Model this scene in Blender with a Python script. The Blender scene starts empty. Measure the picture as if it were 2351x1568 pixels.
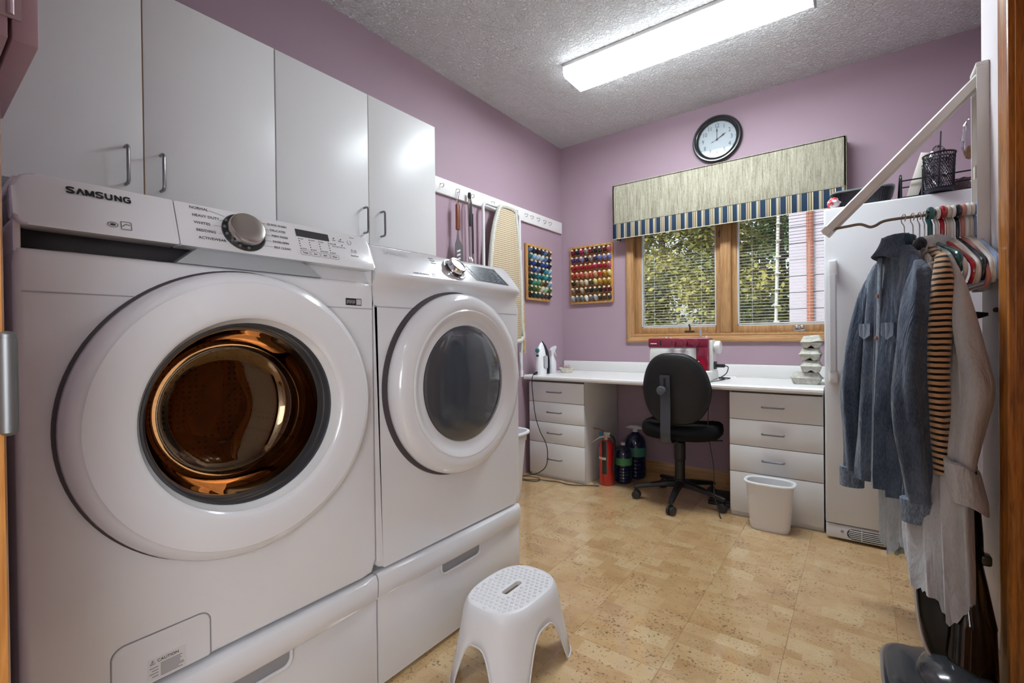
import bpy, bmesh, math, random
from mathutils import Vector, Matrix
random.seed(7)
PI = math.pi
scene = bpy.context.scene
COL = scene.collection

# ---------------------------------------------------------------- camera
YAW, PITCH, ROLL = 0.6403, -0.0070, -0.0110
CAM = Vector((2.1436, -3.6409, 1.0786))
fw = Vector((-math.sin(YAW) * math.cos(PITCH), math.cos(YAW) * math.cos(PITCH), math.sin(PITCH)))
rt = Vector((math.cos(YAW), math.sin(YAW), 0.0))
up = rt.cross(fw)
r2 = math.cos(ROLL) * rt + math.sin(ROLL) * up
u2 = -math.sin(ROLL) * rt + math.cos(ROLL) * up
cam_d = bpy.data.cameras.new('camera')
cam_d.sensor_width = 36.0
cam_d.sensor_fit = 'HORIZONTAL'
cam_d.lens = 1068.58 / 2351.0 * 36.0
cam_d.clip_start = 0.02
cam_d.clip_end = 200
cam = bpy.data.objects.new('camera', cam_d)
COL.objects.link(cam)
m = Matrix.Identity(4)
for i in range(3):
    m[i][0], m[i][1], m[i][2], m[i][3] = r2[i], u2[i], -fw[i], CAM[i]
cam.matrix_world = m
scene.camera = cam

# ---------------------------------------------------------------- sky, sun, exposure
world = bpy.data.worlds.new('sky')
scene.world = world
world.use_nodes = True
wn = world.node_tree
wn.nodes.clear()
sky = wn.nodes.new('ShaderNodeTexSky')
sky.sky_type = 'NISHITA'
sky.sun_disc = False
sky.sun_elevation = math.radians(48)
sky.sun_rotation = math.radians(200)
sky.air_density = 1.2
sky.dust_density = 3.0
bg = wn.nodes.new('ShaderNodeBackground')
bg.inputs['Strength'].default_value = 0.12
wo = wn.nodes.new('ShaderNodeOutputWorld')
hz = wn.nodes.new('ShaderNodeHueSaturation')
hz.inputs['Saturation'].default_value = 0.35
wn.links.new(sky.outputs[0], hz.inputs['Color'])
wn.links.new(hz.outputs[0], bg.inputs[0])
wn.links.new(bg.outputs[0], wo.inputs[0])

sun_d = bpy.data.lights.new('sun', 'SUN')
sun_d.energy = 1.1
sun_d.angle = 0.05
sun_d.color = (1.0, 0.95, 0.86)
sun = bpy.data.objects.new('sun', sun_d)
COL.objects.link(sun)
sun.rotation_euler = (math.radians(42), 0, math.radians(-25))

scene.view_settings.view_transform = 'Standard'
scene.view_settings.look = 'None'
scene.view_settings.gamma = 1.0
scene.view_settings.use_curve_mapping = False
scene.view_settings.exposure = 1.25
LAMP_ROOM = 20.5      # emission of the ceiling fixture's lens
FILL_HALL_GLOBE = 17.0     # emission of the unseen hall globe, added as fill light
FILL_HALL_LAMP = 5.0     # emission of the unseen hall lamp's shade, added as fill light

# ---------------------------------------------------------------- materials
def lin(c):
    out = []
    for v in c[:3]:
        v = v / 255.0
        out.append(v / 12.92 if v <= 0.04045 else ((v + 0.055) / 1.055) ** 2.4)
    return (out[0], out[1], out[2], 1.0)

MATS = {}
def mat(name, rgb=(200, 200, 200), rough=0.5, metal=0.0, coat=0.0, spec=0.5, emit=0.0, alpha=1.0, sheen=0.0):
    if name in MATS:
        return MATS[name]
    mt = bpy.data.materials.new(name)
    mt.use_nodes = True
    b = mt.node_tree.nodes['Principled BSDF']
    b.inputs['Base Color'].default_value = lin(rgb)
    b.inputs['Roughness'].default_value = rough
    b.inputs['Metallic'].default_value = metal
    b.inputs['Specular IOR Level'].default_value = spec
    b.inputs['Coat Weight'].default_value = coat
    b.inputs['Coat Roughness'].default_value = 0.08
    b.inputs['Sheen Weight'].default_value = sheen
    if emit:
        b.inputs['Emission Color'].default_value = lin(rgb)
        b.inputs['Emission Strength'].default_value = emit
    b.inputs['Alpha'].default_value = alpha
    MATS[name] = mt
    return mt

class N:
    """tiny node helper"""
    def __init__(self, mt):
        self.t = mt.node_tree
        self.b = self.t.nodes['Principled BSDF']
    def new(self, typ, **kw):
        n = self.t.nodes.new(typ)
        for k, v in kw.items():
            setattr(n, k, v)
        return n
    def link(self, a, b):
        self.t.links.new(a, b)
    def coord(self, scale=(1, 1, 1), rot=(0, 0, 0), kind='Object', loc=(0, 0, 0)):
        c = self.new('ShaderNodeTexCoord')
        mp = self.new('ShaderNodeMapping')
        mp.inputs['Scale'].default_value = scale
        mp.inputs['Rotation'].default_value = rot
        mp.inputs['Location'].default_value = loc
        self.link(c.outputs[kind], mp.inputs[0])
        return mp.outputs[0]
    def noise(self, vec, scale=5.0, detail=3.0, rough=0.5, dist=0.0):
        n = self.new('ShaderNodeTexNoise')
        n.inputs['Scale'].default_value = scale
        n.inputs['Detail'].default_value = detail
        n.inputs['Roughness'].default_value = rough
        n.inputs['Distortion'].default_value = dist
        if vec is not None:
            self.link(vec, n.inputs['Vector'])
        return n.outputs['Fac']
    def ramp(self, fac, stops, interp='LINEAR'):
        r = self.new('ShaderNodeValToRGB')
        cr = r.color_ramp
        cr.interpolation = interp
        while len(cr.elements) < len(stops):
            cr.elements.new(0.5)
        for e, (p, c) in zip(cr.elements, stops):
            e.position = p
            e.color = lin(c)
        self.link(fac, r.inputs[0])
        return r.outputs[0]
    def bump(self, height, strength=0.3, dist=0.01):
        bp = self.new('ShaderNodeBump')
        bp.inputs['Strength'].default_value = strength
        bp.inputs['Distance'].default_value = dist
        self.link(height, bp.inputs['Height'])
        self.link(bp.outputs[0], self.b.inputs['Normal'])
    def mix(self, fac, a, b, mode='MIX'):
        mx = self.new('ShaderNodeMix', data_type='RGBA', blend_type=mode)
        for sock, v in ((mx.inputs['Factor'], fac), (mx.inputs['A'], a), (mx.inputs['B'], b)):
            if isinstance(v, (int, float)):
                sock.default_value = v
            elif isinstance(v, tuple):
                sock.default_value = lin(v)
            else:
                self.link(v, sock)
        return mx.outputs['Result']
    def math(self, op, a, b=0.0):
        mn = self.new('ShaderNodeMath', operation=op)
        for sock, v in ((mn.inputs[0], a), (mn.inputs[1], b)):
            if isinstance(v, (int, float)):
                sock.default_value = v
            else:
                self.link(v, sock)
        return mn.outputs[0]
    def color(self, c):
        self.link(c, self.b.inputs['Base Color'])

def noisy(name, a, b, scale=(1, 1, 1), freq=5.0, detail=3.0, rough=0.5, bump=0.0, bdist=0.003, coat=0.0, lo=0.35, hi=0.65, sheen=0.0, spec=0.5, dist=0.0):
    if name in MATS:
        return MATS[name]
    mt = mat(name, a, rough, coat=coat, sheen=sheen, spec=spec)
    n = N(mt)
    f = n.noise(n.coord(scale), freq, detail, 0.55, dist)
    n.color(n.ramp(f, [(lo, a), (hi, b)]))
    if bump:
        n.bump(f, bump, bdist)
    return mt

def oak(name, light, dark, axis='z', rough=0.35, coat=0.3, freq=1.0):
    if name in MATS:
        return MATS[name]
    mt = mat(name, light, rough, coat=coat)
    n = N(mt)
    s = {'x': (1.5, 22, 22), 'y': (22, 1.5, 22), 'z': (22, 22, 1.5)}[axis]
    v = n.coord(tuple(q * freq for q in s))
    f1 = n.noise(v, 2.2, 5, 0.6, 0.8)
    f2 = n.noise(n.coord(tuple(q * freq * 4 for q in s)), 3.0, 3, 0.6)
    c = n.ramp(f1, [(0.38, dark), (0.58, light)])
    c = n.mix(0.35, c, n.ramp(f2, [(0.35, dark), (0.6, light)]))
    n.color(c)
    n.bump(f2, 0.08, 0.002)
    return mt

def thin_glass(name, tint=(255, 255, 255), rough=0.0, refl=1.0, ior=1.45, base=0.0, gloss=(255, 255, 255)):
    if name in MATS:
        return MATS[name]
    mt = bpy.data.materials.new(name)
    mt.use_nodes = True
    t = mt.node_tree
    t.nodes.clear()
    tr = t.nodes.new('ShaderNodeBsdfTransparent')
    tr.inputs[0].default_value = lin(tint)
    gl = t.nodes.new('ShaderNodeBsdfGlossy')
    gl.inputs['Roughness'].default_value = rough
    fr = t.nodes.new('ShaderNodeFresnel')
    fr.inputs[0].default_value = ior
    mu = t.nodes.new('ShaderNodeMath')
    mu.operation = 'MULTIPLY_ADD'
    mu.inputs[1].default_value = refl
    mu.inputs[2].default_value = base
    gl.inputs['Color'].default_value = lin(gloss)
    mx = t.nodes.new('ShaderNodeMixShader')
    out = t.nodes.new('ShaderNodeOutputMaterial')
    t.links.new(fr.outputs[0], mu.inputs[0])
    t.links.new(mu.outputs[0], mx.inputs[0])
    t.links.new(tr.outputs[0], mx.inputs[1])
    t.links.new(gl.outputs[0], mx.inputs[2])
    t.links.new(mx.outputs[0], out.inputs[0])
    MATS[name] = mt
    return mt

# ---------------------------------------------------------------- mesh helpers
class G:
    def __init__(self):
        self.bm = bmesh.new()
    def box(self, x0, x1, y0, y1, z0, z1, bev=0.0, seg=2, M=None):
        mtx = Matrix.Translation(((x0 + x1) / 2, (y0 + y1) / 2, (z0 + z1) / 2)) @ Matrix.Diagonal((abs(x1 - x0), abs(y1 - y0), abs(z1 - z0), 1))
        if M is not None:
            mtx = M @ mtx
        vs = bmesh.ops.create_cube(self.bm, size=1.0, matrix=mtx)['verts']
        if bev > 0:
            es = list({e for v in vs for e in v.link_edges})
            bmesh.ops.bevel(self.bm, geom=es, offset=bev, segments=seg, affect='EDGES', profile=0.5)
        return self
    def face(self, pts):
        self.bm.faces.new([self.bm.verts.new(p) for p in pts])
        return self
    def grid(self, fn, nu, nv, cu=False, cv=False, capu0=False, capu1=False):
        """fn(i, j) -> point; rows i (0..nu-1), columns j (0..nv-1)"""
        V = [[self.bm.verts.new(fn(i, j)) for j in range(nv)] for i in range(nu)]
        for i in range(nu if cu else nu - 1):
            for j in range(nv if cv else nv - 1):
                a, b = V[i][j], V[i][(j + 1) % nv]
                c, d = V[(i + 1) % nu][(j + 1) % nv], V[(i + 1) % nu][j]
                try:
                    self.bm.faces.new((a, b, c, d))
                except ValueError:
                    pass
        if capu0:
            self.bm.faces.new(list(reversed(V[0])))
        if capu1:
            self.bm.faces.new(V[-1])
        return self
    def tube(self, pts, r, n=8, closed=False, caps=True, flat=1.0):
        pts = [Vector(q) for q in pts]
        k = len(pts)
        rr = r if isinstance(r, (list, tuple)) else [r] * k
        tang = []
        for i in range(k):
            if closed:
                d = pts[(i + 1) % k] - pts[i - 1]
            elif i == 0:
                d = pts[1] - pts[0]
            elif i == k - 1:
                d = pts[-1] - pts[-2]
            else:
                d = (pts[i + 1] - pts[i]).normalized() + (pts[i] - pts[i - 1]).normalized()
            tang.append(d.normalized() if d.length > 1e-9 else Vector((0, 0, 1)))
        ref = Vector((0, 0, 1)) if abs(tang[0].z) < 0.9 else Vector((1, 0, 0))
        nrm = (ref - tang[0] * ref.dot(tang[0])).normalized()
        fr = []
        for i in range(k):
            nrm = (nrm - tang[i] * nrm.dot(tang[i])).normalized()
            fr.append((nrm.copy(), tang[i].cross(nrm)))
        def fn(i, j):
            a = 2 * PI * j / n
            return pts[i] + fr[i][0] * (math.cos(a) * rr[i]) + fr[i][1] * (math.sin(a) * rr[i] * flat)
        return self.grid(fn, k, n, cu=closed, cv=True, capu0=caps and not closed, capu1=caps and not closed)
    def cyl(self, p0, p1, r0, r1=None, n=24):
        return self.tube([p0, p1], [r0, r0 if r1 is None else r1], n)
    def lathe(self, prof, o=(0, 0, 0), axis='z', n=48, close0=False, close1=False, full=True):
        o = Vector(o)
        def fn(i, j):
            r, h = prof[i]
            a = 2 * PI * j / n
            c, s = math.cos(a) * r, math.sin(a) * r
            if axis == 'z':
                return o + Vector((c, s, h))
            if axis == 'x':
                return o + Vector((h, c, s))
            return o + Vector((c, h, s))
        return self.grid(fn, len(prof), n, cv=True, capu0=close0, capu1=close1)
    def prism(self, poly, fn, w0, w1, bev=0.0, seg=2):
        """poly in (u, v); fn(u, v, w) -> point"""
        a = [self.bm.verts.new(fn(u, v, w0)) for u, v in poly]
        b = [self.bm.verts.new(fn(u, v, w1)) for u, v in poly]
        k = len(poly)
        fa = self.bm.faces.new(list(reversed(a)))
        fb = self.bm.faces.new(b)
        for i in range(k):
            self.bm.faces.new((a[i], a[(i + 1) % k], b[(i + 1) % k], b[i]))
        if bev > 0:
            es = list(set(list(fa.edges) + list(fb.edges)))
            bmesh.ops.bevel(self.bm, geom=es, offset=bev, segments=seg, affect='EDGES', profile=0.5)
        return self
    def ell(self, c, r, nu=12, nv=18):
        c = Vector(c)
        def fn(i, j):
            t = PI * i / (nu - 1)
            a = 2 * PI * j / nv
            return c + Vector((r[0] * math.sin(t) * math.cos(a), r[1] * math.sin(t) * math.sin(a), r[2] * math.cos(t)))
        self.grid(fn, nu, nv, cv=True)
        bmesh.ops.remove_doubles(self.bm, verts=self.bm.verts, dist=1e-6)
        return self
    def xf(self, M):
        bmesh.ops.transform(self.bm, matrix=M, verts=self.bm.verts)
        return self

def rrect(x0, x1, y0, y1, r, n=5):
    """rounded rectangle outline, r = radius or (bl, br, tr, tl)"""
    if not isinstance(r, (tuple, list)):
        r = (r, r, r, r)
    out = []
    for (cx, cy, a0, rad) in ((x0 + r[0], y0 + r[0], PI, r[0]), (x1 - r[1], y0 + r[1], 1.5 * PI, r[1]), (x1 - r[2], y1 - r[2], 0, r[2]), (x0 + r[3], y1 - r[3], 0.5 * PI, r[3])):
        if rad <= 0:
            out.append((cx, cy))
            continue
        for i in range(n + 1):
            a = a0 + 0.5 * PI * i / n
            out.append((cx + rad * math.cos(a), cy + rad * math.sin(a)))
    return out

def chain(o):
    M = o.matrix_basis.copy()
    while o.parent:
        o = o.parent
        M = o.matrix_basis @ M
    return M

def obj(name, g, material, parent=None, world=True, smooth=35, fix=True):
    """one mesh object; vertices given in world space (world=True) or in the parent's space"""
    bm = g.bm
    if parent is not None and world:
        bmesh.ops.transform(bm, matrix=chain(parent).inverted(), verts=bm.verts)
    if fix:
        bmesh.ops.recalc_face_normals(bm, faces=bm.faces)
    lo = [min(v.co[i] for v in bm.verts) for i in range(3)]
    hi = [max(v.co[i] for v in bm.verts) for i in range(3)]
    c = Vector(((lo[0] + hi[0]) / 2, (lo[1] + hi[1]) / 2, lo[2]))
    bmesh.ops.translate(bm, vec=-c, verts=bm.verts)
    me = bpy.data.meshes.new(name)
    bm.to_mesh(me)
    bm.free()
    if smooth:
        me.shade_smooth()
        me.set_sharp_from_angle(angle=math.radians(smooth))
    for mm in (material if isinstance(material, (list, tuple)) else [material]):
        me.materials.append(mm)
    o = bpy.data.objects.new(name, me)
    COL.objects.link(o)
    o.parent = parent
    o.location = c
    return o

def tag(o, label=None, cat=None, group=None, kind=None):
    if label:
        o['label'] = label
    if cat:
        o['category'] = cat
    if group:
        o['group'] = group
    if kind:
        o['kind'] = kind
    return o

def thing(name, label, cat, loc=(0, 0, 0), rotz=0.0, group=None):
    o = bpy.data.objects.new(name, None)
    COL.objects.link(o)
    o.empty_display_size = 0.05
    o.location = loc
    o.rotation_euler = (0, 0, rotz)
    return tag(o, label, cat, group)

def dup(src, parent=None):
    c = src.copy()
    COL.objects.link(c)
    c.parent = parent
    for ch in src.children:
        dup(ch, c)
    return c

def struct(name, g, material, parent=None, **kw):
    o = obj(name, g, material, parent, **kw)
    if parent is None:
        o['kind'] = 'structure'
    return o

def text(name, s, size, origin, right, upv, material, parent, sx=1.0, depth=0.0006, align='LEFT', bold=0.0, spc=0.0):
    """flat lettering as mesh at origin, running along right, standing along upv"""
    cu = bpy.data.curves.new('lettering', 'FONT')
    cu.body = s
    cu.size = size
    cu.extrude = depth / 2
    cu.align_x = align
    cu.align_y = 'CENTER'
    cu.offset = bold
    cu.resolution_u = 3
    cu.space_character = 1.0 + spc
    t = bpy.data.objects.new('lettering', cu)
    COL.objects.link(t)
    dg = bpy.context.evaluated_depsgraph_get()
    me = bpy.data.meshes.new_from_object(t.evaluated_get(dg))
    g = G()
    g.bm.from_mesh(me)
    bpy.data.objects.remove(t)
    bpy.data.curves.remove(cu)
    bpy.data.meshes.remove(me)
    R, U = Vector(right).normalized(), Vector(upv).normalized()
    Nn = R.cross(U)
    M = Matrix.Identity(4)
    for i in range(3):
        M[i][0], M[i][1], M[i][2], M[i][3] = R[i] * sx, U[i], Nn[i], origin[i] + Nn[i] * depth / 2
    g.xf(M)
    return obj(name, g, material, parent, smooth=0, fix=False)

def ribbon(name, strokes, wdt, size, origin, right, upv, material, parent, depth=0.0008):
    """flat heavy lettering drawn as ribbons; strokes: polylines in letter units"""
    R, U = Vector(right).normalized(), Vector(upv).normalized()
    Nn = R.cross(U)
    g = G()
    for st_ in strokes:
        P_ = [Vector((q[0], q[1])) for q in st_]
        L_, R2 = [], []
        for i, q in enumerate(P_):
            a = (P_[i] - P_[i - 1]).normalized() if i > 0 else None
            b = (P_[i + 1] - P_[i]).normalized() if i < len(P_) - 1 else None
            d = (a + b).normalized() if a and b else (a or b)
            nn = Vector((-d.y, d.x))
            k = 1.0 / max(0.5, abs(nn.dot(Vector((-(a or b).y, (a or b).x)))))
            L_.append(q + nn * (wdt / 2 * k))
            R2.append(q - nn * (wdt / 2 * k))
        def P3(v):
            return Vector(origin) + R * (v.x * size) + U * (v.y * size) + Nn * depth
        for i in range(len(P_) - 1):
            g.face([P3(L_[i]), P3(R2[i]), P3(R2[i + 1]), P3(L_[i + 1])])
    return obj(name, g, material, parent, smooth=0)

def wordmark():
    """S A(no bar) M S U N G in letter units, cap height 1"""
    def S(x):
        w = 0.78
        return [[(x + w, 0.80), (x + w * 0.86, 0.92), (x + w * 0.5, 0.95), (x + w * 0.16, 0.88), (x + w * 0.08, 0.70), (x + w * 0.22, 0.56), (x + w * 0.78, 0.42), (x + w * 0.94, 0.28), (x + w * 0.84, 0.11), (x + w * 0.5, 0.05), (x + w * 0.14, 0.08), (x, 0.22)]]
    def U_(x):
        return [[(x + 0.10, 1.0), (x + 0.10, 0.30), (x + 0.20, 0.12), (x + 0.43, 0.06), (x + 0.66, 0.12), (x + 0.76, 0.30), (x + 0.76, 1.0)]]
    def G_(x):
        return [[(x + 0.84, 0.78), (x + 0.66, 0.92), (x + 0.42, 0.95), (x + 0.18, 0.85), (x + 0.10, 0.66), (x + 0.10, 0.34), (x + 0.18, 0.15), (x + 0.42, 0.05), (x + 0.66, 0.08), (x + 0.80, 0.20), (x + 0.80, 0.48), (x + 0.48, 0.48)]]
    out = S(0.0)
    out += [[(1.06, 0.0), (1.44, 0.98)], [(1.40, 0.98), (1.80, 0.0)]]
    out += [[(2.06, 0.0), (2.06, 1.0)], [(2.06, 0.96), (2.44, 0.06)], [(2.44, 0.06), (2.82, 0.96)], [(2.82, 1.0), (2.82, 0.0)]]
    out += S(3.10)
    out += U_(4.10)
    out += [[(5.30, 0.0), (5.30, 1.0)], [(5.30, 0.94), (5.94, 0.06)], [(5.94, 0.0), (5.94, 1.0)]]
    out += G_(6.20)
    return out

def arc(c, r, a0, a1, n, ax1, ax2):
    c, ax1, ax2 = Vector(c), Vector(ax1), Vector(ax2)
    return [c + ax1 * (r * math.cos(a0 + (a1 - a0) * i / n)) + ax2 * (r * math.sin(a0 + (a1 - a0) * i / n)) for i in range(n + 1)]

def smoothpath(pts, n=6, closed=False):
    """Catmull-Rom through points"""
    P = [Vector(q) for q in pts]
    k = len(P)
    out = []
    rng = range(k if closed else k - 1)
    for i in rng:
        p0 = P[(i - 1) % k] if (closed or i > 0) else P[0]
        p1, p2 = P[i], P[(i + 1) % k]
        p3 = P[(i + 2) % k] if (closed or i + 2 < k) else P[-1]
        for j in range(n):
            t = j / n
            out.append(0.5 * ((2 * p1) + (p2 - p0) * t + (2 * p0 - 5 * p1 + 4 * p2 - p3) * t * t + (3 * p1 - p0 - 3 * p2 + p3) * t ** 3))
    if not closed:
        out.append(P[-1])
    return out
ORD = ['first', 'second', 'third', 'fourth', 'fifth', 'sixth', 'seventh', 'eighth', 'ninth', 'tenth', 'eleventh', 'twelfth']
# ================================================================ the room
H = 2.777
M_wall = mat('wall_paint_mauve', (170, 146, 158), 0.55, spec=0.3)
n = N(M_wall)
f = n.noise(n.coord((1, 1, 1)), 160, 2)
n.bump(f, 0.12, 0.001)
M_white = mat('wall_paint_white', (222, 216, 220), 0.6, spec=0.3)
n = N(M_white)
n.bump(n.noise(n.coord(), 160, 2), 0.1, 0.001)
M_hall = mat('hall_paint_cream', (228, 226, 224), 0.6)
M_ceil = mat('ceiling_stipple', (240, 240, 240), 0.75, spec=0.2)
n = N(M_ceil)
f1 = n.noise(n.coord((1, 1, 1)), 62, 4, 0.55, 0.6)
f2 = n.noise(n.coord((1, 1, 1)), 16, 2, 0.5)
st = n.ramp(f1, [(0.42, (0, 0, 0)), (0.60, (255, 255, 255))])
n.bump(n.math('MULTIPLY', st, n.math('ADD', f2, 0.25)), 1.0, 0.012)

# cork tiles
M_cork = mat('cork_varnished', (214, 180, 132), 0.3, coat=1.0, spec=0.4)
n = N(M_cork)
n.b.inputs['Coat Roughness'].default_value = 0.05
n.b.inputs['Coat IOR'].default_value = 1.7
tc = n.new('ShaderNodeTexCoord')
oi = n.new('ShaderNodeObjectInfo')
sh = n.new('ShaderNodeVectorMath', operation='MULTIPLY')
cmb = n.new('ShaderNodeCombineXYZ')
n.link(oi.outputs['Random'], cmb.inputs[0])
n.link(n.math('MULTIPLY', oi.outputs['Random'], 7.31), cmb.inputs[1])
n.link(n.math('MULTIPLY', oi.outputs['Random'], 3.7), cmb.inputs[2])
n.link(cmb.outputs[0], sh.inputs[0])
sh.inputs[1].default_value = (23.0, 17.0, 11.0)
ad = n.new('ShaderNodeVectorMath', operation='ADD')
n.link(tc.outputs['Object'], ad.inputs[0])
n.link(sh.outputs[0], ad.inputs[1])
V = ad.outputs[0]
br = n.new('ShaderNodeTexBrick')
br.offset = 0.37
br.inputs['Color1'].default_value = (0, 0, 0, 1)
br.inputs['Color2'].default_value = (1, 1, 1, 1)
br.inputs['Mortar Size'].default_value = 0.0
br.inputs['Bias'].default_value = 0.0
br.inputs['Scale'].default_value = 1.0
br.inputs['Brick Width'].default_value = 0.13
br.inputs['Row Height'].default_value = 0.078
n.link(V, br.inputs['Vector'])
patch = n.ramp(br.outputs['Color'], [(0.0, (180, 140, 92)), (0.3, (204, 166, 116)), (0.75, (214, 181, 134)), (0.9, (222, 196, 150)), (1.0, (228, 208, 166))])
soft = n.noise(V, 9, 3, 0.6, 0.4)
patch = n.mix(0.58, patch, n.ramp(soft, [(0.3, (190, 150, 100)), (0.7, (218, 188, 142))]))
sp = n.noise(V, 95, 3, 0.65, 0.3)
dens = n.noise(V, 7, 2, 0.5)
spm = n.ramp(n.math('ADD', sp, n.math('MULTIPLY', n.math('SUBTRACT', dens, 0.5), 0.30)), [(0.60, (0, 0, 0)), (0.66, (255, 255, 255))])
patch = n.mix(n.math('MULTIPLY', spm, 0.78), patch, (104, 70, 42))
sp2 = n.noise(V, 210, 2, 0.6)
patch = n.mix(n.math('MULTIPLY', n.ramp(sp2, [(0.55, (0, 0, 0)), (0.7, (255, 255, 255))]), 0.3), patch, (150, 112, 70))
n.color(patch)
n.bump(n.math('ADD', n.noise(V, 45, 3), n.math('MULTIPLY', n.noise(V, 11, 2), 1.5)), 0.05, 0.002)

M_seam = mat('floor_seam', (176, 140, 96), 0.5)
floor = struct('floor', G().box(-0.05, 2.80, -5.4, 0.05, -0.06, -0.004), M_seam)
T = 0.315
tile_me = None
y = 0.045
xs0 = 1.305 - T * 5
iy = 0
while y > -3.9:
    for ix in range(-1, 11):
        x0, x1 = xs0 + ix * T, xs0 + (ix + 1) * T
        if x1 < -0.02 or x0 > 2.78:
            continue
        cx, cy = (x0 + x1) / 2, y - T / 2
        if tile_me is None:
            t0 = obj('cork_tile', G().box(cx - T / 2 + 0.0003, cx + T / 2 - 0.0003, cy - T / 2 + 0.0003, cy + T / 2 - 0.0003, -0.004, 0.0, bev=0.0004, seg=1), M_cork, floor)
            tile_me = t0
            base_loc = Vector((cx, cy, t0.location.z))
            off = t0.location - Vector((cx, cy, 0))
        else:
            t1 = tile_me.copy()
            COL.objects.link(t1)
            t1.parent = floor
            t1.location = Vector((cx, cy, 0)) + off
    y -= T

struct('ceiling', G().box(-0.05, 2.80, -3.70, 0.05, H, H + 0.05), M_ceil)
struct('wall_left', G().box(-0.10, 0.0, -3.70, 0.10, 0, H), M_wall)
# back wall with the window opening
WX0, WX1, WZ0, WZ1 = 0.655, 2.035, 1.085, 2.02
g = G()
g.box(-0.10, WX0, 0.0, 0.14, 0, H)
g.box(WX1, 2.85, 0.0, 0.14, 0, H)
g.box(WX0, WX1, 0.0, 0.14, 0, WZ0)
g.box(WX0, WX1, 0.0, 0.14, WZ1, H)
struct('wall_back', g, M_wall)
# right wall: a stub beside the freezer alcove, then the oak door
RX = 2.49
DY0, DY1, DZ = -1.775, -2.60, 2.06
g = G()
g.box(RX, RX + 0.30, DY0, -1.355, 0, H)
g.box(RX, RX + 0.30, DY1, DY0, DZ, H)
g.box(RX, RX + 0.30, -3.70, DY1, 0, H)
struct('wall_right', g, M_white)
struct('wall_alcove', G().box(2.75, 2.85, -1.355, 0.0, 0, H), M_wall)
# near wall with the doorway the camera stands in
JX = 1.385
g = G()
g.box(-0.05, JX - 0.02, -3.70, -3.575, 0, H)
g.box(2.335, 2.80, -3.70, -3.575, 0, H)
g.box(JX - 0.02, 2.335, -3.70, -3.575, 2.08, H)
struct('wall_front', g, M_wall)

M_oakz = oak('oak_golden_z', (196, 134, 66), (150, 92, 36), 'z')
M_oakx = oak('oak_golden_x', (196, 150, 98), (156, 110, 64), 'x')
M_oaky = oak('oak_golden_y', (200, 146, 84), (160, 106, 52), 'y')
M_oakw = oak('oak_window_z', (190, 148, 100), (150, 108, 68), 'z')
M_oakdoor = oak('oak_door_dark', (158, 92, 32), (88, 44, 12), 'z', coat=0.4, freq=0.7)
M_oakcase = oak('oak_case_dark', (192, 124, 52), (120, 66, 20), 'z', coat=0.4, freq=1.2)

def molding_prof(w, t):
    """colonial casing cross-section (across, out)"""
    return [(0, 0), (0, t * 0.55), (w * 0.05, t * 0.7), (w * 0.12, t * 0.72), (w * 0.2, t * 0.55), (w * 0.3, t * 0.62), (w * 0.55, t * 0.85), (w * 0.7, t), (w * 0.82, t), (w * 0.92, t * 0.9), (w, t * 0.7), (w, 0)]

# baseboards
def baseboard(name, fn, a0, a1, material):
    prof = [(0, 0), (0.014, 0), (0.014, 0.055), (0.011, 0.063), (0.011, 0.072), (0.006, 0.085), (0.004, 0.09), (0, 0.09)]
    struct(name, G().prism(prof, fn, a0, a1), material)
baseboard('baseboard_back', lambda u, v, w: (w, -u, v), 0.60, 1.50, M_oakx)
baseboard('baseboard_left', lambda u, v, w: (u, w, v), -2.0, -0.655, M_oaky)
baseboard('baseboard_right', lambda u, v, w: (RX - u, w, v), -1.690, -1.357, M_oaky)

# door in the right wall: oak casing, oak slab with panels, knob
d1 = bpy.data.objects.new('door_1', None)
COL.objects.link(d1)
d1.location = (RX, (DY0 + DY1) / 2, 0)
d1['kind'] = 'structure'
obj('door_slab', G().box(RX + 0.035, RX + 0.07, DY1 + 0.02, DY0 - 0.02, 0.01, DZ - 0.02, 0.002), M_oakdoor, d1)
for zz0, zz1 in ((0.2, 0.85), (1.0, 1.9)):
    for yy0, yy1 in ((DY1 + 0.12, (DY0 + DY1) / 2 - 0.05), ((DY0 + DY1) / 2 + 0.05, DY0 - 0.12)):
        obj('door_panel', G().box(RX + 0.030, RX + 0.040, yy0, yy1, zz0, zz1, 0.006), M_oakdoor, d1)
obj('jamb', G().box(RX, RX + 0.12, DY0 - 0.02, DY0, 0, DZ), M_oakcase, d1)
obj('jamb', G().box(RX, RX + 0.12, DY1, DY1 + 0.02, 0, DZ), M_oakcase, d1)
obj('head_jamb', G().box(RX, RX + 0.12, DY1 + 0.02, DY0 - 0.02, DZ - 0.02, DZ), M_oakcase, d1)
kn = obj('door_knob', G().lathe([(0.0, 0.0), (0.03, 0.0), (0.03, -0.008), (0.011, -0.012), (0.011, -0.03), (0.026, -0.042), (0.028, -0.055), (0.018, -0.066), (0.0, -0.068)], (RX + 0.034, DY1 + 0.09, 0.95), 'x', 24), mat('satin_nickel', (120, 120, 120), 0.45, 0.8), d1)
CW = 0.085
g = G()
g.prism(molding_prof(CW, 0.020), lambda u, v, w: (RX - v, DY0 - 0.005 + u, w), 0, DZ + CW)
struct('trim_1', g, M_oakcase)
g = G()
g.prism(molding_prof(CW, 0.020), lambda u, v, w: (RX - v, DY1 + 0.005 - u, w), 0, DZ + CW)
struct('trim_2', g, M_oakcase)
g = G()
g.prism(molding_prof(CW, 0.020), lambda u, v, w: (RX - v, w, DZ - 0.005 + u), DY1 + 0.004, DY0 - 0.004)
struct('trim_3', g, oak('oak_case_dark_y', (188, 116, 42), (140, 76, 22), 'y', coat=0.5))

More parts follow.
